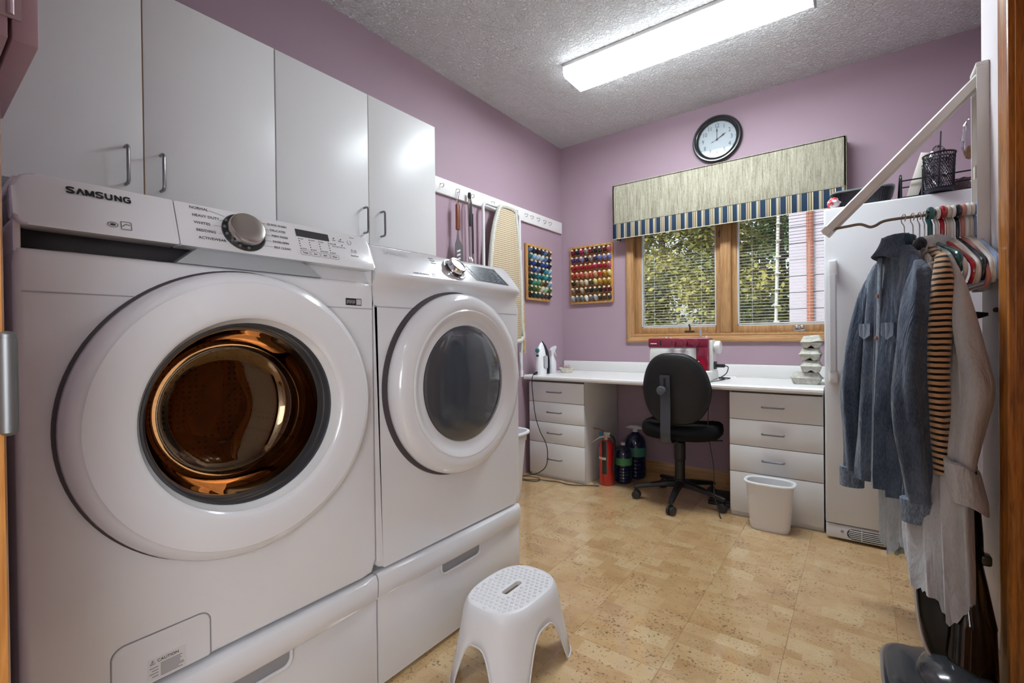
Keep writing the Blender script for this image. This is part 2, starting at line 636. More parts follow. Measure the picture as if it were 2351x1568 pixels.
# doorway around the camera: oak jambs, casing, a satin hinge
d2 = bpy.data.objects.new('door_2', None)
COL.objects.link(d2)
d2.location = (1.86, -3.64, 0)
d2['kind'] = 'structure'
obj('jamb', G().box(JX - 0.02, JX, -3.71, -3.565, 0, 2.08), M_oakz, d2)
obj('jamb', G().box(2.335, 2.355, -3.71, -3.565, 0, 2.08), M_oakz, d2)
obj('head_jamb', G().box(JX, 2.335, -3.71, -3.565, 2.06, 2.08), M_oakx, d2)
M_nickel = mat('satin_nickel')
hg = G()
hg.cyl((JX + 0.008, -3.562, 0.985), (JX + 0.008, -3.562, 1.085), 0.008, n=16)
hg.box(JX, JX + 0.003, -3.60, -3.563, 0.985, 1.085, 0.001)
hg.ell((JX + 0.008, -3.562, 1.087), (0.008, 0.008, 0.006), 6, 12)
hg.ell((JX + 0.008, -3.562, 0.983), (0.008, 0.008, 0.006), 6, 12)
obj('hinge', hg, M_nickel, d2)
g = G()
g.prism(molding_prof(0.07, 0.018), lambda u, v, w: (JX - 0.012 - u, -3.575 + v, w), 0, 2.13)
struct('trim_4', g, M_oakz)
g = G()
g.prism(molding_prof(0.07, 0.018), lambda u, v, w: (2.347 + u, -3.575 + v, w), 0, 2.13)
struct('trim_5', g, M_oakz)
# painted wall cupboard on the near wall above the washer, its side hinge facing the door
cb = thing('wall_cupboard', 'mauve painted wall cupboard with a side hinge, top left corner', 'cupboard', (0.97, -3.54, 1.53))
M_mauvebox = mat('cupboard_paint', (186, 156, 166), 0.45)
obj('body', G().box(0.78, 1.15, -3.575, -3.530, 1.525, 2.25, 0.002), M_mauvebox, cb)
obj('door', G().box(0.78, 1.15, -3.526, -3.498, 1.525, 2.25, 0.002), M_mauvebox, cb)
g = G()
for i in range(9):
    z0 = 1.56 + i * 0.075
    g.cyl((1.152, -3.528, z0), (1.152, -3.528, z0 + 0.07), 0.0045, n=10)
g.box(1.149, 1.152, -3.540, -3.516, 1.555, 2.24)
obj('piano_hinge', g, mat('hinge_metal', (200, 180, 185), 0.35, 0.8), cb)

# the hall behind the camera (unseen; its two lamps are added to light the room)
struct('wall_hall_left', G().box(-0.05, 0.0, -5.4, -3.70, 0, H), M_hall)
struct('wall_hall_right', G().box(2.80, 2.85, -5.4, -3.70, 0, H), M_hall)
struct('wall_hall_back', G().box(-0.05, 2.85, -5.45, -5.4, 0, H), M_hall)
struct('ceiling_hall', G().box(-0.05, 2.85, -5.45, -3.70, H, H + 0.05), M_ceil)
hd = struct('door_3', G().box(1.55, 2.40, -5.4, -5.365, 0, 2.05, 0.003), M_oakdoor)
struct('trim_6', G().box(1.46, 1.55, -5.4, -5.375, 0, 2.14, 0.004), M_oakz)
struct('trim_7', G().box(2.40, 2.49, -5.4, -5.375, 0, 2.14, 0.004), M_oakz)
struct('trim_8', G().box(1.55, 2.40, -5.4, -5.375, 2.05, 2.14, 0.004), M_oakx)
hl = thing('hall_fill_globe', 'round white globe added as unseen fill light behind the doorway', 'ceiling light', (1.75, -4.45, H))  # unseen globe, added so fill light enters by the doorway
obj('base', G().lathe([(0.0, 0), (0.17, 0), (0.17, -0.02), (0.16, -0.03), (0.0, -0.03)], (1.75, -4.45, H), 'z', 32), mat('white_enamel', (235, 235, 232), 0.35), hl)
obj('globe', G().lathe([(0.155, -0.03), (0.16, -0.06), (0.14, -0.10), (0.09, -0.13), (0.0, -0.14)], (1.75, -4.45, H), 'z', 32), mat('fill_globe_glow', (240, 248, 255), 0.5, emit=FILL_HALL_GLOBE), hl)

fl = thing('hall_fill_lamp', 'tall drum-shaded lamp added as unseen fill light behind the doorway', 'floor lamp', (2.48, -4.22, 0))  # unseen lamp, added to brighten ceiling, cabinets and washer fronts
obj('base', G().lathe([(0.0, 0.0), (0.15, 0.0), (0.15, 0.012), (0.02, 0.03), (0.0, 0.03)], (2.48, -4.22, 0), 'z', 32), mat('fill_lamp_dark', (50, 48, 46), 0.4), fl)
obj('pole', G().cyl((2.48, -4.22, 0.02), (2.48, -4.22, 0.95), 0.012, n=12), mat('fill_lamp_dark'), fl)
obj('shade', G().lathe([(0.26, 0.86), (0.24, 1.42), (0.0, 1.42)], (2.48, -4.22, 0), 'z', 32, close0=True), mat('fill_lamp_glow', (240, 248, 255), 0.6, emit=FILL_HALL_LAMP), fl)

# ---------------------------------------------------------------- window
w1 = bpy.data.objects.new('window_1', None)
COL.objects.link(w1)
w1.location = ((WX0 + WX1) / 2, 0, WZ0)
w1['kind'] = 'structure'
CX0, CX1, CZ0, CZ1 = 0.615, 2.075, 1.035, 2.075
cw = 0.06
def casing(name, fn, a0, a1, mt):
    obj(name, G().prism(molding_prof(cw, 0.022), fn, a0, a1), mt, w1)
casing('casing', lambda u, v, w: (CX0 + cw - u, -v, w), CZ0, CZ1, M_oakw)
casing('casing', lambda u, v, w: (CX1 - cw + u, -v, w), CZ0, CZ1, M_oakw)
casing('casing', lambda u, v, w: (w, -v, CZ0 + cw - u), CX0, CX1, M_oakx)
casing('casing', lambda u, v, w: (w, -v, CZ1 - cw + u), CX0, CX1, M_oakx)
# jamb liner
g = G()
g.box(WX0, WX0 + 0.02, 0.0, 0.13, WZ0, WZ1)
g.box(WX1 - 0.02, WX1, 0.0, 0.13, WZ0, WZ1)
g.box(WX0, WX1, 0.0, 0.13, WZ0, WZ0 + 0.02)
g.box(WX0, WX1, 0.0, 0.13, WZ1 - 0.02, WZ1)
obj('jamb_liner', g, M_oakw, w1)
obj('mullion', G().box(1.335, 1.405, -0.004, 0.13, WZ0 + 0.02, WZ1 - 0.02, 0.004), M_oakw, w1)
M_glass = thin_glass('window_glass', (250, 252, 251))
M_vinyl = mat('sash_bead_grey', (196, 198, 198), 0.4)
M_slat = mat('blind_slat', (206, 206, 202), 0.4)
M_cordm = mat('blind_cord', (210, 210, 205), 0.6)
for x0, x1 in ((WX0 + 0.02, 1.335), (1.405, WX1 - 0.02)):
    s0, s1, sz0, sz1 = x0, x1, WZ0 + 0.02, WZ1 - 0.02
    b = 0.055 if x0 < 1 else 0.038
    bx0, bx1, bz0, bz1 = x0 + b, x1 - 0.038, sz0 + 0.045, sz1 - 0.045
    g = G()
    g.box(s0, bx0, 0.03, 0.075, sz0, sz1, 0.004)
    g.box(bx1, s1, 0.03, 0.075, sz0, sz1, 0.004)
    g.box(bx0, bx1, 0.03, 0.075, sz0, bz0, 0.004)
    g.box(bx0, bx1, 0.03, 0.075, bz1, sz1, 0.004)
    sa = obj('sash', g, M_oakw, w1)
    g = G()
    e = 0.008
    g.box(bx0, bx0 + e, 0.034, 0.066, bz0, bz1).box(bx1 - e, bx1, 0.034, 0.066, bz0, bz1).box(bx0, bx1, 0.034, 0.066, bz0, bz0 + e).box(bx0, bx1, 0.034, 0.066, bz1 - e, bz1)
    obj('glazing_bead', g, M_vinyl, sa)
    obj('pane', G().box(bx0 + e, bx1 - e, 0.070, 0.073, bz0 + e, bz1 - e), M_glass, sa)
    # mini blind inside the sash
    first = None
    z = bz0 + 0.03
    k = 0
    bl = obj('blind_rail', G().box(bx0 + 0.010, bx1 - 0.010, 0.036, 0.058, bz0 + 0.010, bz0 + 0.020, 0.002), M_slat, w1)
    while z < bz1 - 0.01:
        if first is None:
            g = G()
            def slat(i, j):
                t = (j / 4 - 0.5)
                return (bx0 + 0.011 + (bx1 - bx0 - 0.022) * i, 0.047 + t * 0.021, z + 0.0022 * (1 - (2 * t) ** 2) + t * 0.002)
            g.grid(slat, 2, 5)
            first = obj('blind_slat', g, M_slat, w1)
            z_first = z
            l0 = first.location.copy()
        else:
            sl = first.copy()
            COL.objects.link(sl)
            sl.parent = w1
            sl.location = l0 + Vector((0, 0, z - z_first))
        z += 0.0215
    for t in (0.18, 0.82):
        xx = bx0 + (bx1 - bx0) * t
        obj('blind_cord', G().cyl((xx, 0.0355, bz0 + 0.012), (xx, 0.0355, bz1), 0.0012, n=6), M_cordm, w1)
# hardware
M_bronze = mat('bronze_crank', (96, 74, 50), 0.4, 0.7)
g = G()
g.box(1.075, 1.145, 0.0, 0.022, WZ0 + 0.02, WZ0 + 0.038, 0.004)
g.tube([(1.115, 0.008, WZ0 + 0.035), (1.118, -0.004, WZ0 + 0.06), (1.112, -0.006, WZ0 + 0.085)], 0.007, 8)
obj('crank', g, M_bronze, w1)
g = G()
g.box(1.79, 1.86, 0.0, 0.022, WZ0 + 0.02, WZ0 + 0.036, 0.004)
g.cyl((1.80, 0.005, WZ0 + 0.045), (1.855, 0.005, WZ0 + 0.045), 0.008, n=10)
g.ell((1.812, -0.003, WZ0 + 0.05), (0.014, 0.012, 0.012), 8, 10)
g.ell((1.842, -0.003, WZ0 + 0.05), (0.014, 0.012, 0.012), 8, 10)
obj('crank', g, mat('chrome_worn', (200, 202, 206), 0.22, 1.0), w1)
obj('sash_latch', G().box(1.325, 1.333, 0.01, 0.028, 1.80, 1.86, 0.003).tube([(1.329, 0.008, 1.85), (1.326, -0.004, 1.83), (1.329, -0.006, 1.80)], 0.004, 8), M_nickel, w1)
# valance
va = thing('window_valance', 'padded valance of grey woven cloth with striped border above window', 'valance', (1.32, -0.07, 1.867))
M_weave = mat('valance_weave', (165, 160, 140), 0.85, spec=0.2)
n = N(M_weave)
fa = n.noise(n.coord((150, 150, 9)), 1.0, 4, 0.6, 0.3)
fb = n.noise(n.coord((60, 60, 5)), 1.0, 3, 0.6)
fc = n.noise(n.coord((400, 400, 60)), 1.0, 2, 0.5)
c = n.ramp(fa, [(0.30, (98, 92, 74)), (0.5, (168, 163, 142)), (0.7, (205, 202, 184))])
c = n.mix(0.35, c, n.ramp(fb, [(0.35, (120, 114, 94)), (0.65, (190, 186, 166))]))
c = n.mix(0.3, c, n.ramp(fc, [(0.3, (90, 84, 66)), (0.7, (200, 196, 178))]))
n.color(c)
n.bump(fa, 0.5, 0.002)
M_stripe = mat('valance_stripe', (40, 60, 80), 0.8, spec=0.2)
n = N(M_stripe)
tcx = n.new('ShaderNodeTexCoord')
sx = n.new('ShaderNodeSeparateXYZ')
n.link(tcx.outputs['Object'], sx.inputs[0])
fr = n.math('FRACT', n.math('MULTIPLY', n.math('ADD', sx.outputs[0], n.math('MULTIPLY', sx.outputs[1], 1.0)), 1 / 0.118))
navy, cream, grey, dk, tan = (38, 56, 76), (200, 190, 164), (150, 152, 150), (20, 26, 34), (166, 150, 118)
n.color(n.ramp(fr, [(0.0, navy), (0.24, cream), (0.28, navy), (0.31, tan), (0.42, dk), (0.45, cream), (0.51, dk), (0.54, navy), (0.76, grey), (0.81, cream), (0.83, tan), (0.90, dk), (0.93, cream), (0.96, navy)], 'CONSTANT'))
VX0, VX1, VY = 0.552, 2.091, -0.13
obj('cornice_cloth', G().box(VX0, VX1, VY, VY + 0.02, 1.985, 2.30, 0.006).box(VX0, VX0 + 0.02, VY, -0.001, 1.985, 2.30, 0.006).box(VX1 - 0.02, VX1, VY, -0.001, 1.985, 2.30, 0.006).box(VX0, VX1, VY, -0.001, 2.285, 2.30, 0.004), M_weave, va)
obj('striped_border', G().box(VX0 + 0.003, VX1 - 0.003, VY + 0.003, VY + 0.018, 1.870, 1.985, 0.002).box(VX0 + 0.003, VX0 + 0.016, VY + 0.003, -0.001, 1.870, 1.985).box(VX1 - 0.016, VX1 - 0.003, VY + 0.003, -0.001, 1.870, 1.985), M_stripe, va)
obj('cord_edge', G().tube([(VX0 + 0.003, -0.005, 1.868), (VX0 + 0.003, VY + 0.006, 1.868), (VX1 - 0.003, VY + 0.006, 1.868), (VX1 - 0.003, -0.005, 1.868)], 0.003, 6), mat('cream_cord', (220, 212, 190), 0.7), va)

# ---------------------------------------------------------------- outside the window
M_grass = noisy('lawn', (96, 116, 50), (130, 140, 70), freq=3, rough=0.9)
struct('ground_outside', G().box(-14, 16, 0.2, 30, -0.5, -0.4), M_grass)
LEAFM = [noisy('leaf_%d' % i, a, b, freq=1.2, rough=0.6, spec=0.3) for i, (a, b) in enumerate((((104, 112, 56), (168, 162, 92)), ((66, 94, 58), (116, 140, 88)), ((112, 120, 74), (152, 152, 100))))]
M_bark = noisy('bark', (70, 58, 48), (104, 90, 76), (8, 8, 1), 2, rough=0.9)
def tree(label, x, y, h, spread, zlow, nleaf, mi, seed, name='leafy_tree'):
    rnd = random.Random(seed)
    t = thing(name, label, 'tree', (x, y, -0.4), group='trees outside the window')
    g = G()
    pts = [(x, y, -0.4), (x + 0.05, y, h * 0.35), (x - 0.04, y + 0.05, h * 0.7), (x, y, h)]
    g.tube(pts, [0.11, 0.085, 0.05, 0.015], 8)
    limbs = []
    for i in range(16):
        z = zlow + (h * 0.9 - zlow) * i / 15
        a = rnd.uniform(0, 2 * PI)
        L = spread * (1 - 0.55 * (z - zlow) / (h - zlow)) * rnd.uniform(0.7, 1.05)
        e = Vector((x + L * math.cos(a), y + L * math.sin(a) * 0.8, z + rnd.uniform(-0.1, 0.35)))
        s = Vector((x, y, z))
        mid = (s + e) / 2 + Vector((0, 0, 0.12))
        g.tube([s, mid, e], [0.03, 0.018, 0.006], 6)
        limbs.append((s, mid, e))
    obj('trunk', g, M_bark, t)
    bm = bmesh.new()
    for i in range(nleaf):
        s, mid, e = rnd.choice(limbs)
        u = rnd.random() ** 0.6
        c = s.lerp(mid, u * 2) if u < 0.5 else mid.lerp(e, u * 2 - 1)
        c = c + Vector((rnd.gauss(0, 0.22), rnd.gauss(0, 0.22), rnd.gauss(0, 0.16)))
        L = rnd.uniform(0.028, 0.058)
        d = Vector((rnd.uniform(-1, 1), rnd.uniform(-1, 1), rnd.uniform(-0.7, 0.4))).normalized()
        q = d.cross(Vector((rnd.uniform(-1, 1), rnd.uniform(-1, 1), rnd.uniform(-1, 1)))).normalized() * L * 0.55
        vs = [bm.verts.new(c + d * L * k1 + q * k2) for k1, k2 in ((-1, 0), (0, -1), (1, 0), (0, 1))]
        bm.faces.new(vs)
    gg = G()
    gg.bm.free()
    gg.bm = bm
    lf = obj('foliage', gg, LEAFM[mi], t, smooth=0, fix=False)
    lf['kind'] = 'stuff'
tree('yellow-green leafy tree behind the left window sash', 0.25, 4.6, 4.6, 1.6, 0.3, 15000, 0, 1)
tree('olive leafy tree far left behind the window', -2.3, 7.4, 5.6, 2.0, 0.3, 14000, 0, 2)
tree('green leafy tree behind the centre of the window', 0.95, 6.4, 5.6, 1.5, 0.3, 9000, 1, 3)
tree('dull green tree furthest back behind the window', -0.6, 10.5, 6.5, 2.6, 0.3, 16000, 2, 4)
tree('tall olive tree behind the left edge of window', -1.0, 5.6, 5.4, 1.7, 0.3, 15000, 0, 6)
tree('green tree beside the white shed outside', 0.3, 9.0, 5.2, 1.6, 0.4, 6500, 1, 5)
shed = thing('neighbour_shed', 'white sided shed wall seen through the right sash', 'shed', (2.9, 3.6, -0.4))
for i in range(19):
    g = G()
    g.box(1.46, 4.4, 3.0, 3.2, -0.4 + i * 0.2, -0.4 + i * 0.2 + 0.194, 0.004, 1)
    obj('siding_board', g, mat('shed_white', (200, 196, 214), 0.6), shed)
obj('roof', G().box(1.3, 4.5, 2.8, 5.5, 3.42, 3.5), mat('shed_roof', (90, 84, 80), 0.8), shed)
obj('downpipe', G().tube([(1.68, 2.96, -0.3), (1.68, 2.96, 3.3)], 0.035, 10), mat('downpipe_copper', (178, 112, 92), 0.5), shed)
pl = thing('utility_pole', 'pale leaning pole between the trees and the shed', 'pole', (1.25, 3.6, -0.4))
obj('pole_shaft', G().tube([(1.20, 3.6, -0.4), (1.30, 3.6, 3.6)], 0.022, 10), mat('pale_pole', (220, 220, 216), 0.6), pl)
for i in range(12):
    g = G()
    g.cyl((1.185 + 0.025 * (0.6 + i * 0.22) , 3.56, 0.6 + i * 0.22), (1.255 + 0.025 * (0.6 + i * 0.22), 3.56, 0.6 + i * 0.22), 0.01, n=6)
    obj('step_peg', g, mat('pale_pole'), pl)
# ================================================================ laundry side
M_melamine = mat('white_melamine', (228, 228, 227), 0.32, spec=0.4)
M_edge = mat('cabinet_edge_brown', (150, 112, 70), 0.6)
M_pull = mat('pull_grey_metal', (140, 140, 142), 0.3, 0.85)
M_appl = mat('appliance_white', (226, 225, 227), 0.18, coat=0.5, spec=0.5)
M_appl2 = mat('appliance_white_satin', (222, 221, 223), 0.28, coat=0.3)
M_chrome = mat('chrome', (215, 216, 220), 0.08, 1.0)
M_steel = mat('brushed_steel', (190, 184, 178), 0.28, 1.0)
M_black = mat('black_plastic', (26, 27, 29), 0.4)
M_ink = mat('print_dark_grey', (62, 62, 66), 0.6)
M_ink2 = mat('print_grey', (128, 128, 132), 0.6)
M_inkblk = mat('print_black', (24, 24, 26), 0.5)

def pull_v(parent, x, y, z0, z1, name='handle', d=0.032, r=0.0048):
    pts = [(x, y, z0)] + arc((x + d - 0.012, y, z0 + 0.012), 0.012, -PI / 2, 0, 4, (1, 0, 0), (0, 0, 1)) + arc((x + d - 0.012, y, z1 - 0.012), 0.012, 0, PI / 2, 4, (1, 0, 0), (0, 0, 1)) + [(x, y, z1)]
    return obj(name, G().tube(pts, r, 10), M_pull, parent)

# ---- wall cabinets
CFX = 0.33
def wall_cab(label, y0, y1, pulls):
    t = thing('wall_cabinet', label, 'cabinet', (0.165, (y0 + y1) / 2, 1.523))
    obj('carcass', G().box(0.001, CFX - 0.022, y0, y1, 1.523, 2.212, 0.001), M_melamine, t)
    ym = (y0 + y1) / 2
    obj('gap_edge', G().box(CFX - 0.021, CFX - 0.004, ym - 0.004, ym + 0.004, 1.527, 2.208), M_edge, t)
    obj('gap_edge', G().box(CFX - 0.021, CFX - 0.004, y1 - 0.006, y1 - 0.001, 1.527, 2.208), M_edge, t)
    for (a, b), py in zip(((y0 + 0.001, ym - 0.0018), (ym + 0.0018, y1 - 0.0015)), pulls):
        d = obj('door', G().box(CFX - 0.019, CFX, a, b, 1.523, 2.212, 0.0015), M_melamine, t)
        pull_v(d, CFX - 0.001, py, 1.567, 1.682)
wall_cab('white two-door wall cabinet hung above the front-load washer', -3.565, -2.730, (-3.195, -3.104))
wall_cab('white two-door wall cabinet hung above the dryer', -2.7275, -1.876, (-2.330, -2.236))
hk = thing('ceiling_hook', 'small wire hook on the mauve wall above the cabinets', 'hook', (0.01, -2.86, 2.30))
obj('hook_wire', G().tube([(0.0, -2.86, 2.40), (0.02, -2.86, 2.40), (0.03, -2.86, 2.37), (0.022, -2.86, 2.345), (0.012, -2.86, 2.35), (0.012, -2.86, 2.365)], 0.003, 8), M_steel, hk)

# ---- pedestals
def pedestal(label, y0, y1, fx):
    t = thing('laundry_pedestal', label, 'pedestal', (0.53, (y0 + y1) / 2, 0))
    obj('body', G().box(0.10, fx - 0.03, y0 + 0.005, y1 - 0.005, 0.012, 0.355, 0.006), M_appl2, t)
    for yy in (y0 + 0.06, y1 - 0.06):
        for xx in (0.16, fx - 0.09):
            obj('levelling_foot', G().cyl((xx, yy, 0), (xx, yy, 0.02), 0.022, n=12), M_black, t)
    # drawer front: bowed lip on top, plain panel below, scooped grip in the middle
    yc = (y0 + y1) / 2
    hw = (y1 - y0) / 2
    gy0, gy1 = yc - 0.105, yc + 0.105
    d = obj('drawer_front', G().prism(rrect(y0 + 0.003, y1 - 0.003, 0.016, 0.300, 0.012), lambda u, v, w: (w, u, v), fx - 0.034, fx - 0.012, 0.004), M_appl, t)
    def lip(i, j):
        s = i / 24
        yy = y0 + 0.002 + (y1 - y0 - 0.004) * s
        bow = 0.012 * (1 - (2 * s - 1) ** 2)
        e = min(1.0, min(s, 1 - s) * 24 / 1.2)
        prof = [(-0.034, 0.292), (-0.006, 0.292), (0.000, 0.300), (0.002, 0.345), (-0.004, 0.358), (-0.014, 0.363), (-0.034, 0.363)]
        px, pz = prof[j]
        return (fx + px + bow * (1 if j in (1, 2, 3, 4, 5) else 0) - (0.006 * (1 - e) if j in (2, 3, 4) else 0), yy, pz)
    obj('drawer_lip', G().grid(lip, 25, 7, cv=True, capu0=True, capu1=True), M_appl, d)
    # grip recess: flat patch painted in the pocket's shade, raised lower rim
    g = G()
    g.prism(rrect(gy0, gy1, 0.248, 0.296, (0.022, 0.022, 0.004, 0.004)), lambda u, v, w: (w, u, v), fx - 0.013, fx - 0.0105)
    obj('grip_shade_patch', g, mat('grip_shadow_grey', (150, 150, 154), 0.3), d)
    rim = [(fx - 0.009, u, v) for u, v in rrect(gy0, gy1, 0.248, 0.300, (0.022, 0.022, 0.004, 0.004)) if v < 0.297]
    rim = [(fx - 0.007, gy0, 0.297)] + [(fx - 0.007, u, v) for u, v in rrect(gy0, gy1, 0.248, 0.31, (0.022, 0.022, 0.0, 0.0)) if v < 0.29] + [(fx - 0.007, gy1, 0.297)]
    obj('grip_rim', G().tube(rim, 0.005, 8), M_appl, d)
    return t
WY0, WY1 = -3.510, -2.761
DYa, DYb = -2.757, -2.012
WF, DF = 0.97, 0.96
pedestal('white drawer pedestal under the large washer at left', WY0, WY1, WF + 0.008)
pedestal('white drawer pedestal under the dryer beside the step stool', DYa, DYb, DF + 0.012)

# ---- washer
wc = (WY0 + WY1) / 2
wz = 0.912
wa = thing('washing_machine', 'large white front-load washer with silver dial and round door', 'washer', (0.55, wc, 0.363))
def appliance_shell(y0, y1, z0, z1, x0, fx, hc, hr, rb, rt_):
    """box with rounded front edges and a round opening of radius hr in the front"""
    NJ = 128
    cy_, cz_ = hc
    def outline(inset):
        pts = rrect(y0 + inset, y1 - inset, z0 + inset, z1 - inset, (rb, rb, rt_, rt_), 6)
        out = []
        for j in range(NJ):
            a = 2 * PI * j / NJ
            d = (math.cos(a), math.sin(a))
            best = None
            for k in range(len(pts)):
                p0, p1 = pts[k], pts[(k + 1) % len(pts)]
                ex_, ez_ = p1[0] - p0[0], p1[1] - p0[1]
                den = d[0] * ez_ - d[1] * ex_
                if abs(den) < 1e-12:
                    continue
                t = ((p0[0] - cy_) * ez_ - (p0[1] - cz_) * ex_) / den
                u = ((p0[0] - cy_) * d[1] - (p0[1] - cz_) * d[0]) / den
                if t > 0 and -1e-6 <= u <= 1 + 1e-6 and (best is None or t < best):
                    best = t
            out.append((cy_ + d[0] * best, cz_ + d[1] * best))
        return out
    circ = [(cy_ + hr * math.cos(2 * PI * j / NJ), cz_ + hr * math.sin(2 * PI * j / NJ)) for j in range(NJ)]
    rows = [(fx - 0.02, circ), (fx, circ), (fx, outline(0.014)), (fx - 0.0012, outline(0.0085)), (fx - 0.0041, outline(0.0041)), (fx - 0.0085, outline(0.0012)), (fx - 0.014, outline(0.0)), (x0, outline(0.0))]
    return G().grid(lambda i, j: (rows[i][0], rows[i][1][j][0], rows[i][1][j][1]), len(rows), NJ, cv=True, capu1=True)
obj('cabinet', appliance_shell(WY0, WY1, 0.372, 1.250, 0.12, WF, (wc, wz), 0.214, 0.03, 0.006), M_appl, wa, smooth=40)
obj('corner_post', G().box(0.14, WF - 0.006, WY0 + 0.001, WY0 + 0.012, 1.24, 1.30, 0.004), M_appl, wa)
obj('corner_post', G().box(0.14, WF - 0.006, WY1 - 0.010, WY1 - 0.001, 1.24, 1.30, 0.003), M_appl, wa)
obj('top_plate', G().box(0.12, 0.925, WY0 + 0.004, WY1 - 0.004, 1.36, 1.384, 0.008, 3), M_appl, wa)
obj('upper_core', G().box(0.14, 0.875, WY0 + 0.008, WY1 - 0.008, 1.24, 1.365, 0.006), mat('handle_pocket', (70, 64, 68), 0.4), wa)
for _x in (0.2, 0.88):
    for _y in ((WY0, WY1) if wa is wa else (DYa, DYb)):
        _s = 0.07 if _y in (WY0, DYa) else -0.07
        obj('foot', G().cyl((_x, _y + _s, 0.363), (_x, _y + _s, 0.376), 0.03), M_black, wa)
def seamline(parent, fx, y0, y1, z):
    obj('panel_seam', G().box(fx - 0.004, fx + 0.0006, y0, y1, z - 0.0013, z + 0.0013), mat('seam_grey', (168, 166, 170), 0.5), parent)
seamline(wa, WF, WY0 + 0.01, wc - 0.207, 1.171)
seamline(wa, WF, wc + 0.207, WY1 - 0.008, 1.171)
# fascia, reclined
SL = 0.40
FB, FT = 1.286, 1.388
def fas(u, v, w):
    return (WF + 0.016 - (v - FB) * SL + w, u, v)
ysp = -3.265
o = obj('detergent_drawer', G().prism(rrect(WY0 + 0.001, ysp - 0.001, FB, FT, (0.018, 0.002, 0.002, 0.034), 7), fas, -0.055, 0, 0.006, 3), M_appl, wa)
o = obj('control_panel', G().prism(rrect(ysp + 0.001, WY1 - 0.001, FB, FT, (0.002, 0.008, 0.03, 0.002), 7), fas, -0.055, 0, 0.006, 3), M_appl, wa)
# pocket lip under the detergent drawer, grey sloping band, right-hand grip
g = G()
def lipf(i, j):
    s = i / 20
    yy = WY0 + 0.012 + (ysp + 0.02 - WY0 - 0.012) * s
    sag = 0.004 * math.sin(PI * min(1, s * 1.05)) ** 0.7
    prof = [(WF - 0.006, 1.2505 - sag), (WF - 0.012, 1.2515 - sag * 0.6), (WF - 0.05, 1.2512), (0.87, 1.2512)]
    return (prof[j][0], yy, prof[j][1])
g.grid(lipf, 21, 4)
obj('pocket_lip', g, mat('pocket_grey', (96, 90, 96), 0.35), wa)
g = G()
band = [(-3.262, 1.262), (-2.955, 1.262), (-2.985, 1.286), (-3.225, 1.286)]
g.prism([(-3.268, 1.2495), (-2.930, 1.2495), (-2.985, 1.289), (-3.222, 1.289)], lambda u, v, w: (WF + 0.0005 - (v - 1.2495) * 0.25 + w, u, v), -0.05, 0)
obj('grey_band', g, mat('band_grey', (172, 175, 177), 0.3), wa)
g = G()
g.prism([(-2.930, 1.2495), (WY1 - 0.004, 1.2495), (WY1 - 0.004, 1.289), (-2.985, 1.289)], lambda u, v, w: (WF - 0.012 - (v - 1.2495) * 0.55 + w, u, v), -0.05, 0)
obj('right_grip', g, M_appl, wa)
# dial
FN = Vector((1, 0, SL)).normalized()          # fascia normal
FU = Vector((-SL, 0, 1)).normalized()         # up along the fascia
def fp(y, z, out=0.0):
    return Vector((WF + 0.016 - (z - FB) * SL, y, z)) + FN * out
def lathe_on(prof, c, nrm, n=48):
    g_ = G().lathe(prof, (0, 0, 0), 'z', n)
    q = Vector((0, 0, 1)).rotation_difference(Vector(nrm)).to_matrix().to_4x4()
    return g_.xf(Matrix.Translation(Vector(c)) @ q)
dy, dz = -3.128, 1.337
dl = obj('dial_collar', lathe_on([(0.0, 0), (0.049, 0), (0.049, 0.004), (0.046, 0.008), (0.0, 0.008)], fp(dy, dz), FN), mat('collar_black', (40, 41, 43), 0.25), wa)
obj('dial', lathe_on([(0.040, 0.006), (0.040, 0.022), (0.038, 0.0265), (0.035, 0.028), (0.020, 0.0283), (0.0, 0.0283)], fp(dy, dz), FN), M_steel, dl)
g = G()
for k in range(6):
    a = math.radians(150 + k * 24)
    q = fp(dy, dz, 0.0082) + Vector((0, 1, 0)) * math.cos(a) * 0.0445 + FU * math.sin(a) * 0.0445
    g.ell(q, (0.004, 0.004, 0.004), 5, 8)
tag(obj('collar_marks', g, mat('collar_mark_grey', (92, 94, 98), 0.3), dl), kind='stuff')
R_ = (0, 1, 0)
ribbon('brand_lettering', wordmark(), 0.27, 0.0135, fp(-3.437, 1.360, 0.0008), R_, FU, M_inkblk, wa)
for i, s in enumerate(('NORMAL', 'HEAVY DUTY', 'WHITES', 'BEDDING', 'ACTIVEWEAR')):
    yy, zz = -3.236 + (0.0, 0.003, 0.004, 0.006, 0.008)[i], 1.379 - i * 0.0175
    text('cycle_lettering', s, 0.0092, fp(yy, zz, 0.0006), R_, FU, M_ink, wa)
    e = yy + len(s) * 0.0062 + 0.003
    q0, q1 = fp(e, zz, 0.0005), fp(dy - 0.049 - (0.0 if 0 < i < 4 else -0.012), zz + (-0.008 if i == 0 else (-0.003 if i == 1 else 0)), 0.0005)
    obj('leader_line', G().tube([q0, q1], 0.0004, 4), M_ink2, wa)
for i, s in enumerate(('QUICK WASH', 'DELICATES', 'PERM PRESS', 'RINSE+SPIN', 'SELF CLEAN')):
    yy, zz = -3.066 + (-0.002, 0.003, 0.004, 0.004, 0.004)[i], 1.372 - i * 0.0150
    text('cycle_lettering', s, 0.0080, fp(yy, zz, 0.0006), R_, FU, M_ink, wa)
    obj('leader_line', G().tube([fp(dy + 0.05 - (0.012 if i in (0, 4) else 0), zz, 0.0005), fp(yy - 0.003, zz, 0.0005)], 0.0004, 4), M_ink2, wa)
